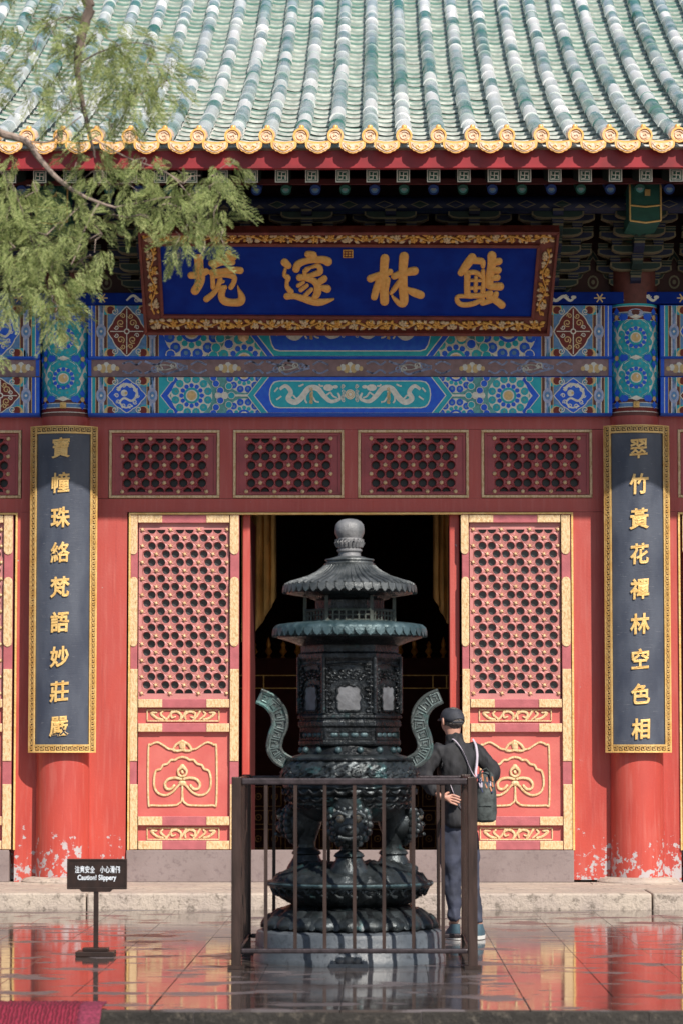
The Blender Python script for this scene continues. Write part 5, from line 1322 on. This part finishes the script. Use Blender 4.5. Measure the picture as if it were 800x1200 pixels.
# handles with key fret
for s_ in (-1, 1):
    P = [(46, 186), (90, 208), (122, 250), (128, 300), (112, 345), (106, 390), (125, 425), (165, 448), (190, 452)]
    hw = [27, 29, 30, 29, 27, 27, 26, 24, 22]
    T = [(290+x/3.333, 760+y/3.333, h/3.333) for (x, y), h in zip(P, hw)]
    T = smooth_path(T, 5); n = len(T)
    def fm(x, y, o=0): return Vector((BX+s_*(409.5-x)*-1/SB*-1*-1 if False else BX-s_*(409.5-x)/SB, BY-.05-o, bz_(y)))
    L_, R_2 = [], []
    for i, (x, y, h) in enumerate(T):
        a = T[max(0, i-1)]; b = T[min(n-1, i+1)]; dx, dy = b[0]-a[0], b[1]-a[1]; l = sqrt(dx*dx+dy*dy); L_.append((x+dy/l*h, y-dx/l*h)); R_2.append((x-dy/l*h, y+dx/l*h))
    m = MB(); vs = []
    for i in range(n):
        for q, o in ((L_[i], .0), (L_[i], -.10), (R_2[i], -.10), (R_2[i], .0)): vs.append(fm(q[0], q[1], o))
    m.add(vs, [(i*4+k, (i+1)*4+k, (i+1)*4+(k+1) % 4, i*4+(k+1) % 4) for i in range(n-1) for k in range(4)]+[(0, 1, 2, 3), ((n-1)*4+3, (n-1)*4+2, (n-1)*4+1, (n-1)*4)], 0, False)
    hd = m.build('handle', BRONZEH, bu, bevel=.008)
    m = MB()
    for side in (L_, R_2): m.tube([fm(q[0]*.93+T[i][0]*.07, q[1]*.93+T[i][1]*.07, .003) for i, q in enumerate(side)], .012, 6)
    ms = MB()
    along = lambda t_, u: (lambda i: (T[i][0]+(L_[i][0]-T[i][0])*u, T[i][1]+(L_[i][1]-T[i][1])*u))(min(n-1, max(0, int(round(t_)))))
    st = 4
    for i in range(1, n-5, st):
        for Q in ([(0, -.7), (0, .65), (3, .65), (3, -.35), (1.2, -.35), (1.2, .3), (2, .3)], [(0, -.7), (4, -.7), (4, -.7)]):
            Q3 = []
            for a_, u in Q:
                f = i+a_; i0 = int(f); fr = f-i0; A_ = along(i0, u); B_ = along(i0+1, u); Q3.append(fm(A_[0]+(B_[0]-A_[0])*fr, A_[1]+(B_[1]-A_[1])*fr, .004))
            ms.tube(Q3, .0058, 5)
    m.build('rim', BRONZEH, hd); ms.build('key_fret', make_bronze('fret_bronze', (.13, .17, .17), (.09, .12, .12), (.12, .22, .21), .45, .55, .2, .3) if 'fret_bronze' not in MATS else MATS['fret_bronze'], hd)

# ================================================================== RAILING
FX0, FX1, FY0, FY1 = -.668, .906, -9.2, -7.63
rl_ = thing('metal_railing', ((FX0+FX1)/2, (FY0+FY1)/2, 0), 'square brown metal railing standing on the wet paving round the incense burner', 'railing')
pw = .032
for x in (FX0, FX1):
    for y in (FY0, FY1):
        m = MB(); m.box(x-pw, x+pw, y-pw, y+pw, 0, 1.275); p = m.build('post', METAL, rl_, bevel=.005)
        m = MB(); m.box(x-.055, x+.055, y-.055, y+.055, .001, .022); m.build('foot_plate', METAL, p)
RC = M('rail_metal', (.055, .042, .048), .28, .3, .25, 25, .1)
for z, r in ((1.245, .022), (.118, .016)):
    for a, b in (((FX0+pw, FY0), (FX1-pw, FY0)), ((FX0+pw, FY1), (FX1-pw, FY1)), ((FX0, FY0+pw), (FX0, FY1-pw)), ((FX1, FY0+pw), (FX1, FY1-pw))):
        dx = .004 if a[0] != b[0] else 0; ww = .022
        m = MB()
        if a[1] == b[1]: m.box(a[0], b[0], a[1]-ww, a[1]+ww, z-r, z+r)
        else: m.box(a[0]-ww, a[0]+ww, a[1], b[1], z-r, z+r)
        m.build('top_rail' if z > 1 else 'bottom_rail', RC, rl_, bevel=.009)
for k in range(1, 8):
    for i in range(4):
        t_ = k/8
        x, y = ((FX0+(FX1-FX0)*t_, FY0), (FX0+(FX1-FX0)*t_, FY1), (FX0, FY0+(FY1-FY0)*t_), (FX1, FY0+(FY1-FY0)*t_))[i]
        m = MB(); m.cbox((x, y, .68), (.024, .024, 1.10)); m.build('baluster', METAL, rl_, origin=Vector((x, y, .13)))

# ================================================================== CAUTION SIGN
SY = -8.0; sx = X_(113, SY, 1060)
sg_ = thing('caution_sign', (sx, SY, 0), 'small brown caution sign with white lettering on a thin pole standing on the wet paving', 'sign')
a, b = W(79.5, 1041.5, SY), W(148.8, 1007, SY)
m = MB(); m.box(a.x, b.x, SY-.015, SY+.015, a.z, b.z); pn_ = m.build('sign_panel', SIGNB, sg_, bevel=.003)
m = MB(); t_ = .010
m.box(a.x-.003, b.x+.003, SY-.020, SY+.018, b.z-t_, b.z+.003); m.box(a.x-.003, b.x+.003, SY-.020, SY+.018, a.z-.003, a.z+t_); m.box(a.x-.003, a.x+t_, SY-.0195, SY+.018, a.z+t_, b.z-t_); m.box(b.x-t_, b.x+.003, SY-.0195, SY+.018, a.z+t_, b.z-t_)
m.build('sign_frame', SIGNB, pn_, bevel=.002)
m = MB()
for i, ch in enumerate('注意安全 小心滑倒'):
    if ch == ' ': continue
    V, Fs = glyph(ch, .02, .02, 0); c = W(91.2+i*5.9, 1018.8, SY); m.add([(c.x+v.x*.034, SY-.0165-(v.z+.02)*.03, c.z+v.y*.052) for v in V], Fs)
V, Fs = glyph('Caution! Slippery', .025, .02, 0); c = W(114.2, 1029, SY); wd_ = max(v.x for v in V)*2; sc = .275/wd_
m.add([(c.x+v.x*sc, SY-.0165-(v.z+.02)*.03, c.z+v.y*sc*1.25) for v in V], Fs); m.build('lettering', WHITE, pn_)
m = MB(); m.box(sx-.017, sx+.017, SY-.012, SY+.012, .05, a.z-.02); m.build('pole', SIGNB, sg_, bevel=.002)
m = MB(); m.prism([(sx-.12, SY-.02, a.z-.001), (sx+.12, SY-.02, a.z-.001), (sx+.10, SY-.02, a.z-.022), (sx-.10, SY-.02, a.z-.022)], (0, .04, 0)); m.build('bracket', SIGNB, sg_)
m = MB(); m.box(sx-.135, sx+.135, SY-.11, SY+.11, 0, .035); m.box(sx-.09, sx+.09, SY-.06, SY+.06, .036, .058); m.build('foot', SIGNB, sg_, bevel=.004)

# ================================================================== RED MAT
mm, n, b, pos = newmat('red_mat')
wv = n.nodes.new('ShaderNodeTexWave'); wv.wave_type = 'BANDS'; wv.inputs['Scale'].default_value = 14; wv.inputs['Distortion'].default_value = 5; wv.inputs['Detail Scale'].default_value = 3
n.links.new(stretch_(n, pos, (1, .5, .5)), wv.inputs['Vector'])
n.links.new(ramp_mix(n, map_(n, wv.outputs[0], .3, .7), (.10, .003, .013), (.21, .010, .032)), b.inputs['Base Color']); b.inputs['Roughness'].default_value = .8; bump_(n, b, wv.outputs[0], .6, .01)
mt = thing('red_mat', (-2.9, -12.6, 0), 'crimson ribbed floor mat draped over the terrace edge at the lower left corner', 'mat')
mx1 = G(128, 1176).x
prm = [(-12.02, .004), (EDGE-.01, .006), (EDGE-.06, -.01), (EDGE-.30, -.145), (EDGE-.36, -.152), (EDGE-1.1, -.154)]
ptsm = []
for (y0, z0_), (y1, z1_) in zip(prm[:-1], prm[1:]):
    nn = max(1, int(sqrt((y1-y0)**2+(z1_-z0_)**2)/.012))
    for i in range(nn): t_ = i/nn; ptsm.append((y0+(y1-y0)*t_, z0_+(z1_-z0_)*t_))
def mat_strip(x0, x1, name, mat, hh):
    nx = max(2, int((x1-x0)/.02)); m = MB(); vs = []
    for i, (y, z) in enumerate(ptsm):
        for j in range(nx+1):
            x = x0+(x1-x0)*j/nx; ph = (j+ (i % 6 if (i//6) % 2 == 0 else 6-i % 6)*.4) % 3
            vs.append((x, y-.002, z+.010+hh*(ph < 1.4)))
    m.add(vs, [(i*(nx+1)+j, i*(nx+1)+j+1, (i+1)*(nx+1)+j+1, (i+1)*(nx+1)+j) for i in range(len(ptsm)-1) for j in range(nx)], 0, True)
    o = m.build(name, mat, mt); s_ = o.modifiers.new('thick', 'SOLIDIFY'); s_.thickness = .009; s_.offset = -1
mat_strip(-4.6, mx1-.13, 'mat_field', mm, .005); mat_strip(mx1-.13, mx1, 'mat_border', M('mat_border_pink', (.24, .028, .065), .8, 0, .3, 60), .003)

# ================================================================== PERSON
PY = -6.2
def Q(px, py, dy=0.0): return W(px, py, PY+dy)
def skin(name, chains, mat, parent, sub=2, root=0, label=None):
    """chains: lists of (key, Vector, rx, ry); equal keys are one joint"""
    keys = {}; V = []; R = []; E = []
    for ch in chains:
        prev = None
        for k, p, rx, ry in ch:
            if k not in keys: keys[k] = len(V); V.append(p); R.append((rx, ry))
            i = keys[k]
            if prev is not None: E.append((prev, i))
            prev = i
    me = bpy.data.meshes.new(name); me.from_pydata(V, E, []); o = bpy.data.objects.new(name, me); COL.objects.link(o)
    m = o.modifiers.new('skin', 'SKIN'); m.use_smooth_shade = True
    for i, r in enumerate(R): me.skin_vertices[0].data[i].radius = r
    me.skin_vertices[0].data[root].use_root = True
    s_ = o.modifiers.new('sub', 'SUBSURF'); s_.levels = sub; s_.render_levels = sub
    bpy.context.view_layer.update()
    nm = bpy.data.meshes.new_from_object(o.evaluated_get(bpy.context.evaluated_depsgraph_get()))
    bpy.data.objects.remove(o); bpy.data.meshes.remove(me)
    og = wl(parent); nm.transform(Matrix.Translation(-og)); nm.materials.clear(); nm.materials.append(mat)
    nm.polygons.foreach_set('use_smooth', [True]*len(nm.polygons))
    o = link_mesh(name, nm, og, parent); 
    return tag(o, label)
pg = G(541, 1096); pe_ = thing('person', (pg.x, PY, 0), 'person in dark jacket and black cap standing behind the railing with hands on hips', 'person')
ear_l = Q(519.5, 850, -.05)
pel, sp1, sp2, chs, nk0, nk1, hd0, hd1 = Q(537, 962), Q(536, 940), Q(535, 915), Q(534, 890), Q(532, 872), Q(530.5, 862, .01), Q(529, 852, .02), Q(529.5, 839, .02)
lsh, rsh = Q(513, 881, -.10), Q(554, 880, .10)
lel, rel_ = Q(494, 908, -.13), Q(578.5, 906, .05)
lwr, rwr = Q(515, 934, -.20), Q(558, 936, -.02)
lhp, rhp = Q(528, 966, -.05), Q(546, 966, .05); lkn, rkn = Q(529, 1026, -.03), Q(549.5, 1027, .05); lan, ran = Q(533, 1078, -.04), Q(560, 1083, -.02)
hand = lambda base, dirv, side, pre, sg: None
def finger_chains(pre, wr, fwd, out):
    """a hand gripping the hip: palm from the wrist along fwd, fingers spread along out"""
    ch = []; palm = wr+fwd*.05
    ch.append([(pre+'wr', wr, .026, .022), (pre+'palm', palm, .034, .018)])
    for i, ln in enumerate((.066, .075, .070, .055)):
        b_ = palm+fwd*.035+out*(.030-.020*i)
        ch.append([(pre+'palm', palm, .034, .018), (pre+'f%da' % i, b_, .0098, .0098), (pre+'f%db' % i, b_+fwd*ln*.5+Vector((0, -.008, -.004)), .0092, .0092), (pre+'f%dc' % i, b_+fwd*ln+Vector((0, -.002, -.012)), .0078, .0078)])
    t0_ = wr+fwd*.035+out*.022+Vector((0, .03, 0))
    ch.append([(pre+'palm', palm, .034, .018), (pre+'ta', t0_, .011, .011), (pre+'tb', t0_+out*.018+fwd*.02+Vector((0, .03, 0)), .010, .010), (pre+'tc', t0_+out*.022+fwd*.045+Vector((0, .05, 0)), .008, .008)])
    return ch
up = Vector((0, 0, 1))
body = [[('pel', pel, .10, .08), ('sp1', sp1, .11, .085), ('sp2', sp2, .12, .09), ('chs', chs, .13, .095), ('nk0', nk0, .060, .055), ('nk1', nk1, .052, .052), ('hd0', hd0, .070, .078), ('hd1', hd1, .077, .088), ('hd2', Q(530, 832, .02), .060, .068)],
        [('chs', chs, .13, .095), ('lsh', lsh, .05, .05), ('lel', lel, .040, .040), ('lwr', lwr, .024, .020)],
        [('chs', chs, .13, .095), ('rsh', rsh, .055, .055), ('rel', rel_, .042, .042), ('rwr', rwr, .026, .022)],
        [('pel', pel, .10, .08), ('lhp', lhp, .08, .08), ('lkn', lkn, .055, .055), ('lan', lan, .036, .036), ('lft', lan+Vector((-.03, .10, -.05)), .034, .03)],
        [('pel', pel, .10, .08), ('rhp', rhp, .08, .08), ('rkn', rkn, .055, .055), ('ran', ran, .036, .036), ('rft', ran+Vector((-.01, .10, -.05)), .034, .03)]]
fw = Vector((.55, .0, -.45)).normalized()
body += [[('lwr', lwr, .026, .022)]+c[1:] if False else c for c in finger_chains('l', lwr, Vector((.80, .0, -.12)).normalized(), Vector((.12, -.05, .9)).normalized())]
body += finger_chains('r', rwr, Vector((-.75, .1, -.2)).normalized(), Vector((-.15, -.1, .9)).normalized())
pb_ = skin('body', body, SKIN, pe_, 2)
# jacket with folds
jk = [[('hem', Q(537, 972), .178, .150), ('hem2', Q(537, 963), .182, .155), ('w1', Q(536, 940), .162, .125), ('w2', Q(535, 915), .165, .130), ('c1', Q(534, 893), .172, .13), ('c2', Q(533, 878), .135, .10), ('cl', Q(532, 869), .088, .075), ('cl2', Q(531, 862), .066, .066), ('cl3', Q(531, 859), .064, .064)],
      [('c1', Q(534, 893), .172, .13), ('lsh', lsh, .090, .085), ('lm', (lsh+lel)/2+Vector((-.01, 0, .01)), .090, .080), ('lel', lel, .078, .070), ('lf', (lel+lwr)/2, .066, .060), ('lw', lel+(lwr-lel)*.92, .050, .046)],
      [('c1', Q(534, 893), .172, .13), ('rsh', rsh, .090, .085), ('rm', (rsh+rel_)/2+Vector((.01, 0, .01)), .088, .080), ('rel', rel_, .074, .070), ('rf', (rel_+rwr)/2, .056, .054), ('rw', rel_+(rwr-rel_)*.9, .044, .042)]]
j = skin('jacket', jk, JACKET, pe_, 3)
def crease(o, amp, sc, seed):
    from mathutils import noise
    og = wl(o)
    for v in o.data.vertices:
        p = v.co+Vector((seed, 0, 0)); f = noise.noise(Vector((p.x*sc, p.y*sc, p.z*sc*.45)))+.5*noise.noise(Vector((p.x*sc*2.4+p.z*5, p.y*sc*2, p.z*sc*1.3)))
        v.co += v.normal*f*amp
crease(j, .020, 15, 3)
tr = [[('p0', Q(537, 944), .10, .08), ('p', Q(537, 958), .115, .09), ('l1', Q(528.5, 972, -.05), .100, .10), ('l2', Q(528, 1000, -.04), .092, .09), ('lk', lkn, .074, .072), ('lc', Q(531, 1052, -.03), .062, .064), ('la', Q(533, 1074, -.04), .050, .052), ('lh', Q(533, 1080, -.04), .046, .048)],
      [('p', Q(537, 958), .115, .09), ('r1', Q(546, 972, .05), .100, .10), ('r2', Q(547.5, 1000, .05), .090, .09), ('rk', rkn, .072, .072), ('rc', Q(555, 1056, .02), .060, .064), ('ra', Q(559, 1078, -.02), .048, .05), ('rh', Q(560, 1084, -.02), .044, .046)]]
t_ = skin('trousers', tr, TROUS, pe_, 3); crease(t_, .017, 15, 9)
# shoes
for nm, an_, yaw in (('l', lan, .35), ('r', ran, -.15)):
    sh = MB(); fx, fy = -sin(yaw), cos(yaw); cx, cy = an_.x, an_.y
    def oval(z, l0, l1, w_): return [(cx+fx*(l0+(l1-l0)*(1-cos(pi*k/8))/2)-fy*w_*sin(pi*k/8)*1.0*s_, cy+fy*(l0+(l1-l0)*(1-cos(pi*k/8))/2)+fx*w_*sin(pi*k/8)*s_, z) for s_, rng in ((1, range(0, 9)), (-1, range(7, 0, -1))) for k in rng]
    zb0 = 0.004 if nm == 'r' else .004
    rows_ = [(zb0, -.07, .185, .043), (zb0+.028, -.072, .19, .046)]
    vs = sum([oval(*r_) for r_ in rows_], []); sh.add(vs, [(k, (k+1) % 16, (k+1) % 16+16, k+16) for k in range(16)]+[list(range(16))[::-1], list(range(16, 32))], 1)
    rows_ = [(zb0+.0285, -.066, .182, .042), (zb0+.055, -.062, .170, .041), (zb0+.085, -.055, .10, .038), (zb0+.115, -.045, .055, .034)]
    vs = sum([oval(*r_) for r_ in rows_], []); sh.add(vs, [(k+16*q, (k+1) % 16+16*q, (k+1) % 16+16*(q+1), k+16*(q+1)) for q in range(3) for k in range(16)]+[list(range(48, 64))], 0, True)
    sh.build('shoe', [SHOEB, SOLE], pe_)
# head details: hair, ears, face, cap
hc = Q(529.5, 843, .02); fdir = Vector((-.5, .86, 0)); fsd = Vector((fdir.y, -fdir.x, 0))   # facing away to the left
def loc_mesh(mb): return mb
m = MB(); m.ball((0, 0, 0), 1, 0, 20, 12); hv = []
for x, y, z in m.v: hv.append(hc+fsd*(x*.083)+fdir*(y*.098-.006)+up*(z*.105-.01) if True else None)
m.v = [tuple(v) if (v.z-hc.z) > -.062 and (v-hc).dot(fdir) < .045 else tuple(hc+(v-hc)*.86) for v in hv]; m.build('hair', HAIR, pe_)
m = MB()
for s_ in (-1, 1):
    e = hc+fsd*s_*.083+fdir*.0+up*-.018; m.ball(e, .030, 0, 10, 8, (.45, .7, 1.1))
m.ball(hc+fdir*.098+up*-.03, .018, 0, 8, 6, (.8, 1.1, 1.3)); m.ball(hc+fdir*.05+up*-.035, .062, 0, 14, 9, (.95, .9, 1.15))
for s_ in (-1, 1): m.ball(hc+fdir*.094+fsd*s_*.03+up*-.008, .011, 1, 8, 5)
m.ball(hc+fdir*.098+up*-.065, .02, 2, 8, 5, (1, .4, .35))
m.build('face', [SKIN, HAIR, M('lip_skin', (.4, .14, .12), .5)], pb_)
m = MB(); vs = []
for i in range(9):
    ph = pi/2*i/8
    for k in range(28):
        a = 2*pi*k/28; rr = cos(ph)**.72 if i < 8 else .02; low = -.018 if i == 0 else 0
        fr = cos(a-pi/2)     # 1 towards the face
        notch = .022*max(0, -fr-.72)/.28 if i == 0 else 0
        p = hc+fsd*(rr*.090*cos(a))+fdir*(rr*.108*sin(a)+.000)+up*(.002+low+.088*sin(ph)+notch*1.6+ .012*fr*(1-i/8)); vs.append(p)
m.add(vs, [(i*28+k, i*28+(k+1) % 28, (i+1)*28+(k+1) % 28, (i+1)*28+k) for i in range(8) for k in range(28)]+[list(range(224, 252))], 0, True)
cp = m.build('cap', CAPM, pe_); sdm = cp.modifiers.new('thick', 'SOLIDIFY'); sdm.thickness = .004
m = MB(); vs = []
for k in range(13):
    a = pi*k/12
    for rr, ex, dz in ((1, 0, .0), (1.0, .045, -.004), (.92, .075, -.016)):
        vs.append(hc+fsd*(.085*cos(a)*rr)+fdir*(.100*sin(a)+ex*sin(a))+up*(.004+dz))
m.add(vs, [(k*3+q, (k+1)*3+q, (k+1)*3+q+1, k*3+q+1) for k in range(12) for q in range(2)], 0, True); br = m.build('brim', CAPM, cp); sdm = br.modifiers.new('thick', 'SOLIDIFY'); sdm.thickness = .006
m = MB(); m.tube([hc+fsd*(.0865*sin(a_))+fdir*(-.104*cos(a_)+.002)+up*-.022 for a_ in [-.6+.12*k for k in range(11)]], .0065, 6); m.cbox(hc-fdir*.103+up*.055, (.004, .004, .004)); m.build('cap_strap', CAPM, cp)
# shoulder bag
bg_ = thing('shoulder_bag', Q(569, 965, -.16), 'grey bag with orange and navy printed top, hanging from white straps behind the standing person', 'bag')
m = MB(); vs = []; c = Q(569, 938, -.17)
prof_b = [(963.5, 9, .05), (961, 12.5, .07), (952, 13.6, .085), (940, 13.4, .09), (928, 12.0, .085), (916, 10.0, .07), (908, 8, .055), (905, 5, .03)]
for py, hw_, dp_ in prof_b:
    cc = Q(568.5+(py-935)*-.02, py, -.17)
    for k in range(20):
        a = 2*pi*k/20; e = 2.6; ca, sa = cos(a), sin(a)
        vs.append((cc.x+hw_/151.5*(abs(ca)**(2/e))*(1 if ca > 0 else -1), cc.y+dp_*(abs(sa)**(2/e))*(1 if sa > 0 else -1), cc.z))
m.add(vs, [(i*20+k, i*20+(k+1) % 20, (i+1)*20+(k+1) % 20, (i+1)*20+k) for i in range(7) for k in range(20)]+[list(range(20))[::-1], list(range(140, 160))], 0, True)
bgb = m.build('bag_body', BAGM, bg_); crease(bgb, .008, 18, 1)
m = MB(); fmb = lambda x, y, o=0: Q(x, y, -.255-o+.0016*abs(y-935))
rr_ = random.Random(4)
for i in range(26):
    x, y = rr_.uniform(560.5, 577), rr_.uniform(909, 927); m.brush(fmb, [(x-1, y-2, .9), (x+rr_.uniform(-1.5, 1.5), y+2.4, 1.1)], .007, rr_.choice((0, 0, 1, 1, 2)), .003+.0004*i)
m.build('printed_patch', [BAGO, NAVY, STRAPM], bg_)
m = MB(); m.tube([Q(561, 912, -.24), Q(563, 903, -.24), Q(569, 900.5, -.24), Q(573, 905, -.24), Q(574, 914, -.24)], .010, 6, flat=.6); m.tube([Q(561.5, 944, -.262), Q(576, 944, -.262)], .0035, 5); m.build('bag_handle', BAGM, bg_)
ms_ = MB()
for P in ([(530, 866, -.09), (534, 869, -.135), (541, 879, -.16), (547, 893, -.165), (553, 906, -.18), (558, 912, -.20)], [(553.5, 866, .03), (557, 873, -.04), (558.5, 884, -.08), (558, 896, -.12), (557, 906, -.18), (560, 914, -.20)]):
    ms_.tube([Q(x, y, d_) for x, y, d_ in smooth_path(P, 4)], .0085, 6, flat=.35)
ms_.tube([Q(x, y, d_) for x, y, d_ in smooth_path([(527, 918, -.145), (531, 930, -.165), (538, 945, -.165), (543, 953, -.16)], 4)], .006, 6, flat=.4)
ms_.build('strap', STRAPM, bg_)

# ================================================================== CYPRESS
TY = -12.2; TB = Vector((-3.7, -14.3+.0, -.46)); TB = Vector((-3.9, -15.6, -.46))
tre = thing('cypress_tree', TB, 'cypress tree whose yellow-green sprays hang across the upper left of the roof and plaque', 'tree')
m = MB(); m.tube([TB, TB+Vector((.05, .05, 1.5)), TB+Vector((-.05, .1, 3)), TB+Vector((.1, 0, 5)), TB+Vector((.15, 0, 7.5)), TB+Vector((.2, .1, 9.5))], [.24, .19, .17, .14, .09, .02], 14); m.build('trunk', BARK, tre)
def T_(px, py, dy=0): return W(px, py, TY+dy)
LIMB = M('pale_twig', (.34, .26, .22), .8, 0, .25, 20, .5, 60)
def limb(P, r0, r1, mat=BARK, wob=0):
    P = smooth_path([tuple(p) for p in P], 5); n = len(P)
    m = MB(); m.tube([Vector(p)+Vector((random.uniform(-wob, wob), 0, random.uniform(-wob, wob))) for p in P], [r0+(r1-r0)*i/(n-1) for i in range(n)], 7); m.build('limb', mat, tre)
t4 = TB+Vector((.1, 0, 5.2))
limb([TB+Vector((.1, 0, 5.6)), T_(-60, -90, -.2), T_(60, -60, 0), T_(103, 0), T_(100, 25), T_(93, 55), T_(91, 85), T_(98, 125), T_(106, 160), T_(112, 185)], .05, .005, BARK, .003)
limb([TB+Vector((.05, 0, 3.6)), T_(-120, 100, -.3), T_(-40, 130), T_(0, 155), T_(30, 165), T_(48, 188), T_(75, 215), T_(105, 233), T_(135, 243)], .035, .006, LIMB, .002)
limb([T_(30, 165), T_(58, 166), T_(80, 148), T_(96, 136)], .006, .003, LIMB)
limb([T_(117, 237), T_(108, 252), T_(97, 275), T_(92, 292), T_(84, 310)], .007, .003, LIMB)
limb([T_(75, 215), T_(84, 206), T_(90, 190)], .005, .002, LIMB); limb([T_(135, 243), T_(160, 238), T_(190, 232), T_(222, 228), T_(262, 210)], .005, .002, LIMB); limb([T_(92, 75), T_(120, 60), T_(160, 50), T_(200, 62)], .006, .002, BARK)
limb([T_(100, 25), T_(75, 20), T_(50, 35)], .006, .002); limb([T_(0, 200), T_(20, 230), T_(40, 290), T_(62, 350)], .006, .002, BARK); limb([T_(106, 160), T_(150, 185), T_(200, 205), T_(238, 250)], .005, .002, LIMB)
limb([TB+Vector((.12, 0, 6.5)), TB+Vector((-1.2, .6, 7.2)), TB+Vector((-2, 1.2, 7.0))], .05, .01); limb([TB+Vector((0, 0, 4.5)), TB+Vector((-1.3, -.6, 4.9)), TB+Vector((-2, -1, 4.6))], .05, .01)
FV, FF = [], []
rg = random.Random(11)
def spray(p, d, L, wfac=1):
    """a flat feathery frond: midrib with side sprigs, each set with short scale-leaf shoots"""
    d = d.normalized(); s_ = d.cross(Vector((rg.uniform(-.6, .6), 1, rg.uniform(-.6, .6)))).normalized(); nrm = d.cross(s_)
    def shoot(a, b, w_):
        t = (b-a); l = t.length; t = t/l; sd_ = (t.cross(nrm)).normalized()*w_; k = len(FV); mid = a+t*l*.55+nrm*l*rg.uniform(-.12, .12)
        FV.extend([a, mid+sd_, b, mid-sd_]); FF.append((k, k+1, k+2, k+3))
    n = 8
    for i in range(1, n+1):
        t_ = i/n; c = p+d*L*t_+Vector((0, 0, -L*.25*t_*t_)); 
        for sg in (-1, 1):
            l = L*.36*(1.12-t_)*rg.uniform(.7, 1.25)+.012; dd = (d*.95+s_*sg*.7+Vector((0, 0, -.1))).normalized()
            shoot(c, c+dd*l, .0021*wfac)
            for q in (.25, .5, .75):
                c2 = c+dd*l*q; shoot(c2, c2+(dd+s_*sg*rg.uniform(-.9, .2)+d*.5+nrm*rg.uniform(-.3, .3)).normalized()*l*.5, 0.0021*wfac)
    shoot(p+d*L*.8+Vector((0, 0, -L*.2)), p+d*L*1.15+Vector((0, 0, -L*.33)), 0.0026*wfac)
def clump(px, py, rx, ry, n, dy=0, L=.125, down=.5):
    if rx < 40 and rg.random() < .8:
        mt_ = MB()
        for i in range(3):
            a = rg.uniform(0, 6.283); c0_ = T_(px, py, dy); e_ = T_(px+rx*.9*cos(a), py+ry*.9*sin(a)+4, dy+rg.uniform(-.2, .2)); mid_ = (c0_+e_)/2+Vector((rg.uniform(-.03, .03), 0, .02))
            mt_.tube([tuple(c0_), tuple(mid_), tuple(e_)], [.0035, .0026, .0012], 5)
        mt_.build('twigs', LIMB, tre, kind='stuff')
    for i in range(int(n*.85)):
        a = rg.uniform(0, 6.283); r = sqrt(rg.random()); x, y = px+rx*r*cos(a), py+ry*r*sin(a)
        p = T_(x, y, dy+rg.uniform(-.30, .30)); out = Vector((cos(a)*r+rg.uniform(-.5, .5), rg.uniform(-.6, .6), -sin(a)*r*.4-down+rg.uniform(-.3, .3)))
        spray(p, out, L*rg.uniform(.6, 1.35))
for c in [(30, 20, 40, 30, 22), (60, 85, 34, 30, 22), (25, 95, 26, 30, 14), (100, 55, 30, 30, 24), (75, 25, 26, 26, 26), (125, 45, 34, 26, 30), (170, 75, 36, 36, 60), (130, 80, 36, 40, 56), (155, 115, 34, 30, 34), (195, 95, 22, 26, 22), (42, 60, 18, 24, 7), (65, 130, 22, 26, 10), (85, 130, 32, 30, 14), (130, 150, 34, 24, 18), (60, 30, 30, 26, 8),
          (12, 205, 18, 26, 26), (15, 240, 22, 30, 40), (18, 290, 26, 36, 60), (12, 340, 22, 24, 30), (55, 275, 30, 34, 62), (60, 320, 28, 32, 52), (68, 358, 20, 24, 30), (72, 380, 10, 12, 9), (85, 250, 26, 30, 34), (95, 305, 14, 24, 12), (45, 225, 18, 22, 16),
          (120, 200, 28, 16, 18), (150, 215, 28, 22, 18), (150, 255, 30, 16, 12), (190, 240, 28, 20, 24), (215, 215, 30, 22, 26), (250, 205, 24, 18, 22), (255, 240, 20, 26, 26), (222, 260, 24, 22, 24), (262, 270, 12, 22, 10), (205, 290, 8, 26, 11), (240, 290, 10, 14, 8), (120, 275, 16, 24, 14), (170, 185, 24, 12, 12), (100, 180, 30, 18, 12), (270, 195, 14, 14, 8)]:
    clump(*c)
for c in [(-60, 60, 70, 90, 120), (-80, 260, 70, 90, 140), (-150, 150, 80, 120, 120), (20, -70, 120, 50, 120), (-60, 400, 60, 50, 60)]: clump(*c, dy=-.1, L=.12)
for i in range(520):
    h_ = rg.uniform(3.2, 9.6); a = rg.uniform(0, 6.283); r = rg.uniform(.2, 1)*2.0*(1-abs(h_-5.2)/6)
    p = TB+Vector((-.7+r*cos(a)*.75, -.3+r*sin(a), h_))
    if p.x > -2.6+.0: p.x = -2.6-rg.random()
    spray(p, Vector((cos(a), sin(a), -.4)), .26*rg.uniform(.7, 1.3), 2.2)
me = bpy.data.meshes.new('foliage'); og = TB; me.from_pydata([tuple(v-og) for v in FV], [], FF); me.materials.append(LEAF); o = link_mesh('foliage', me, og, tre); tag(o, kind='stuff')
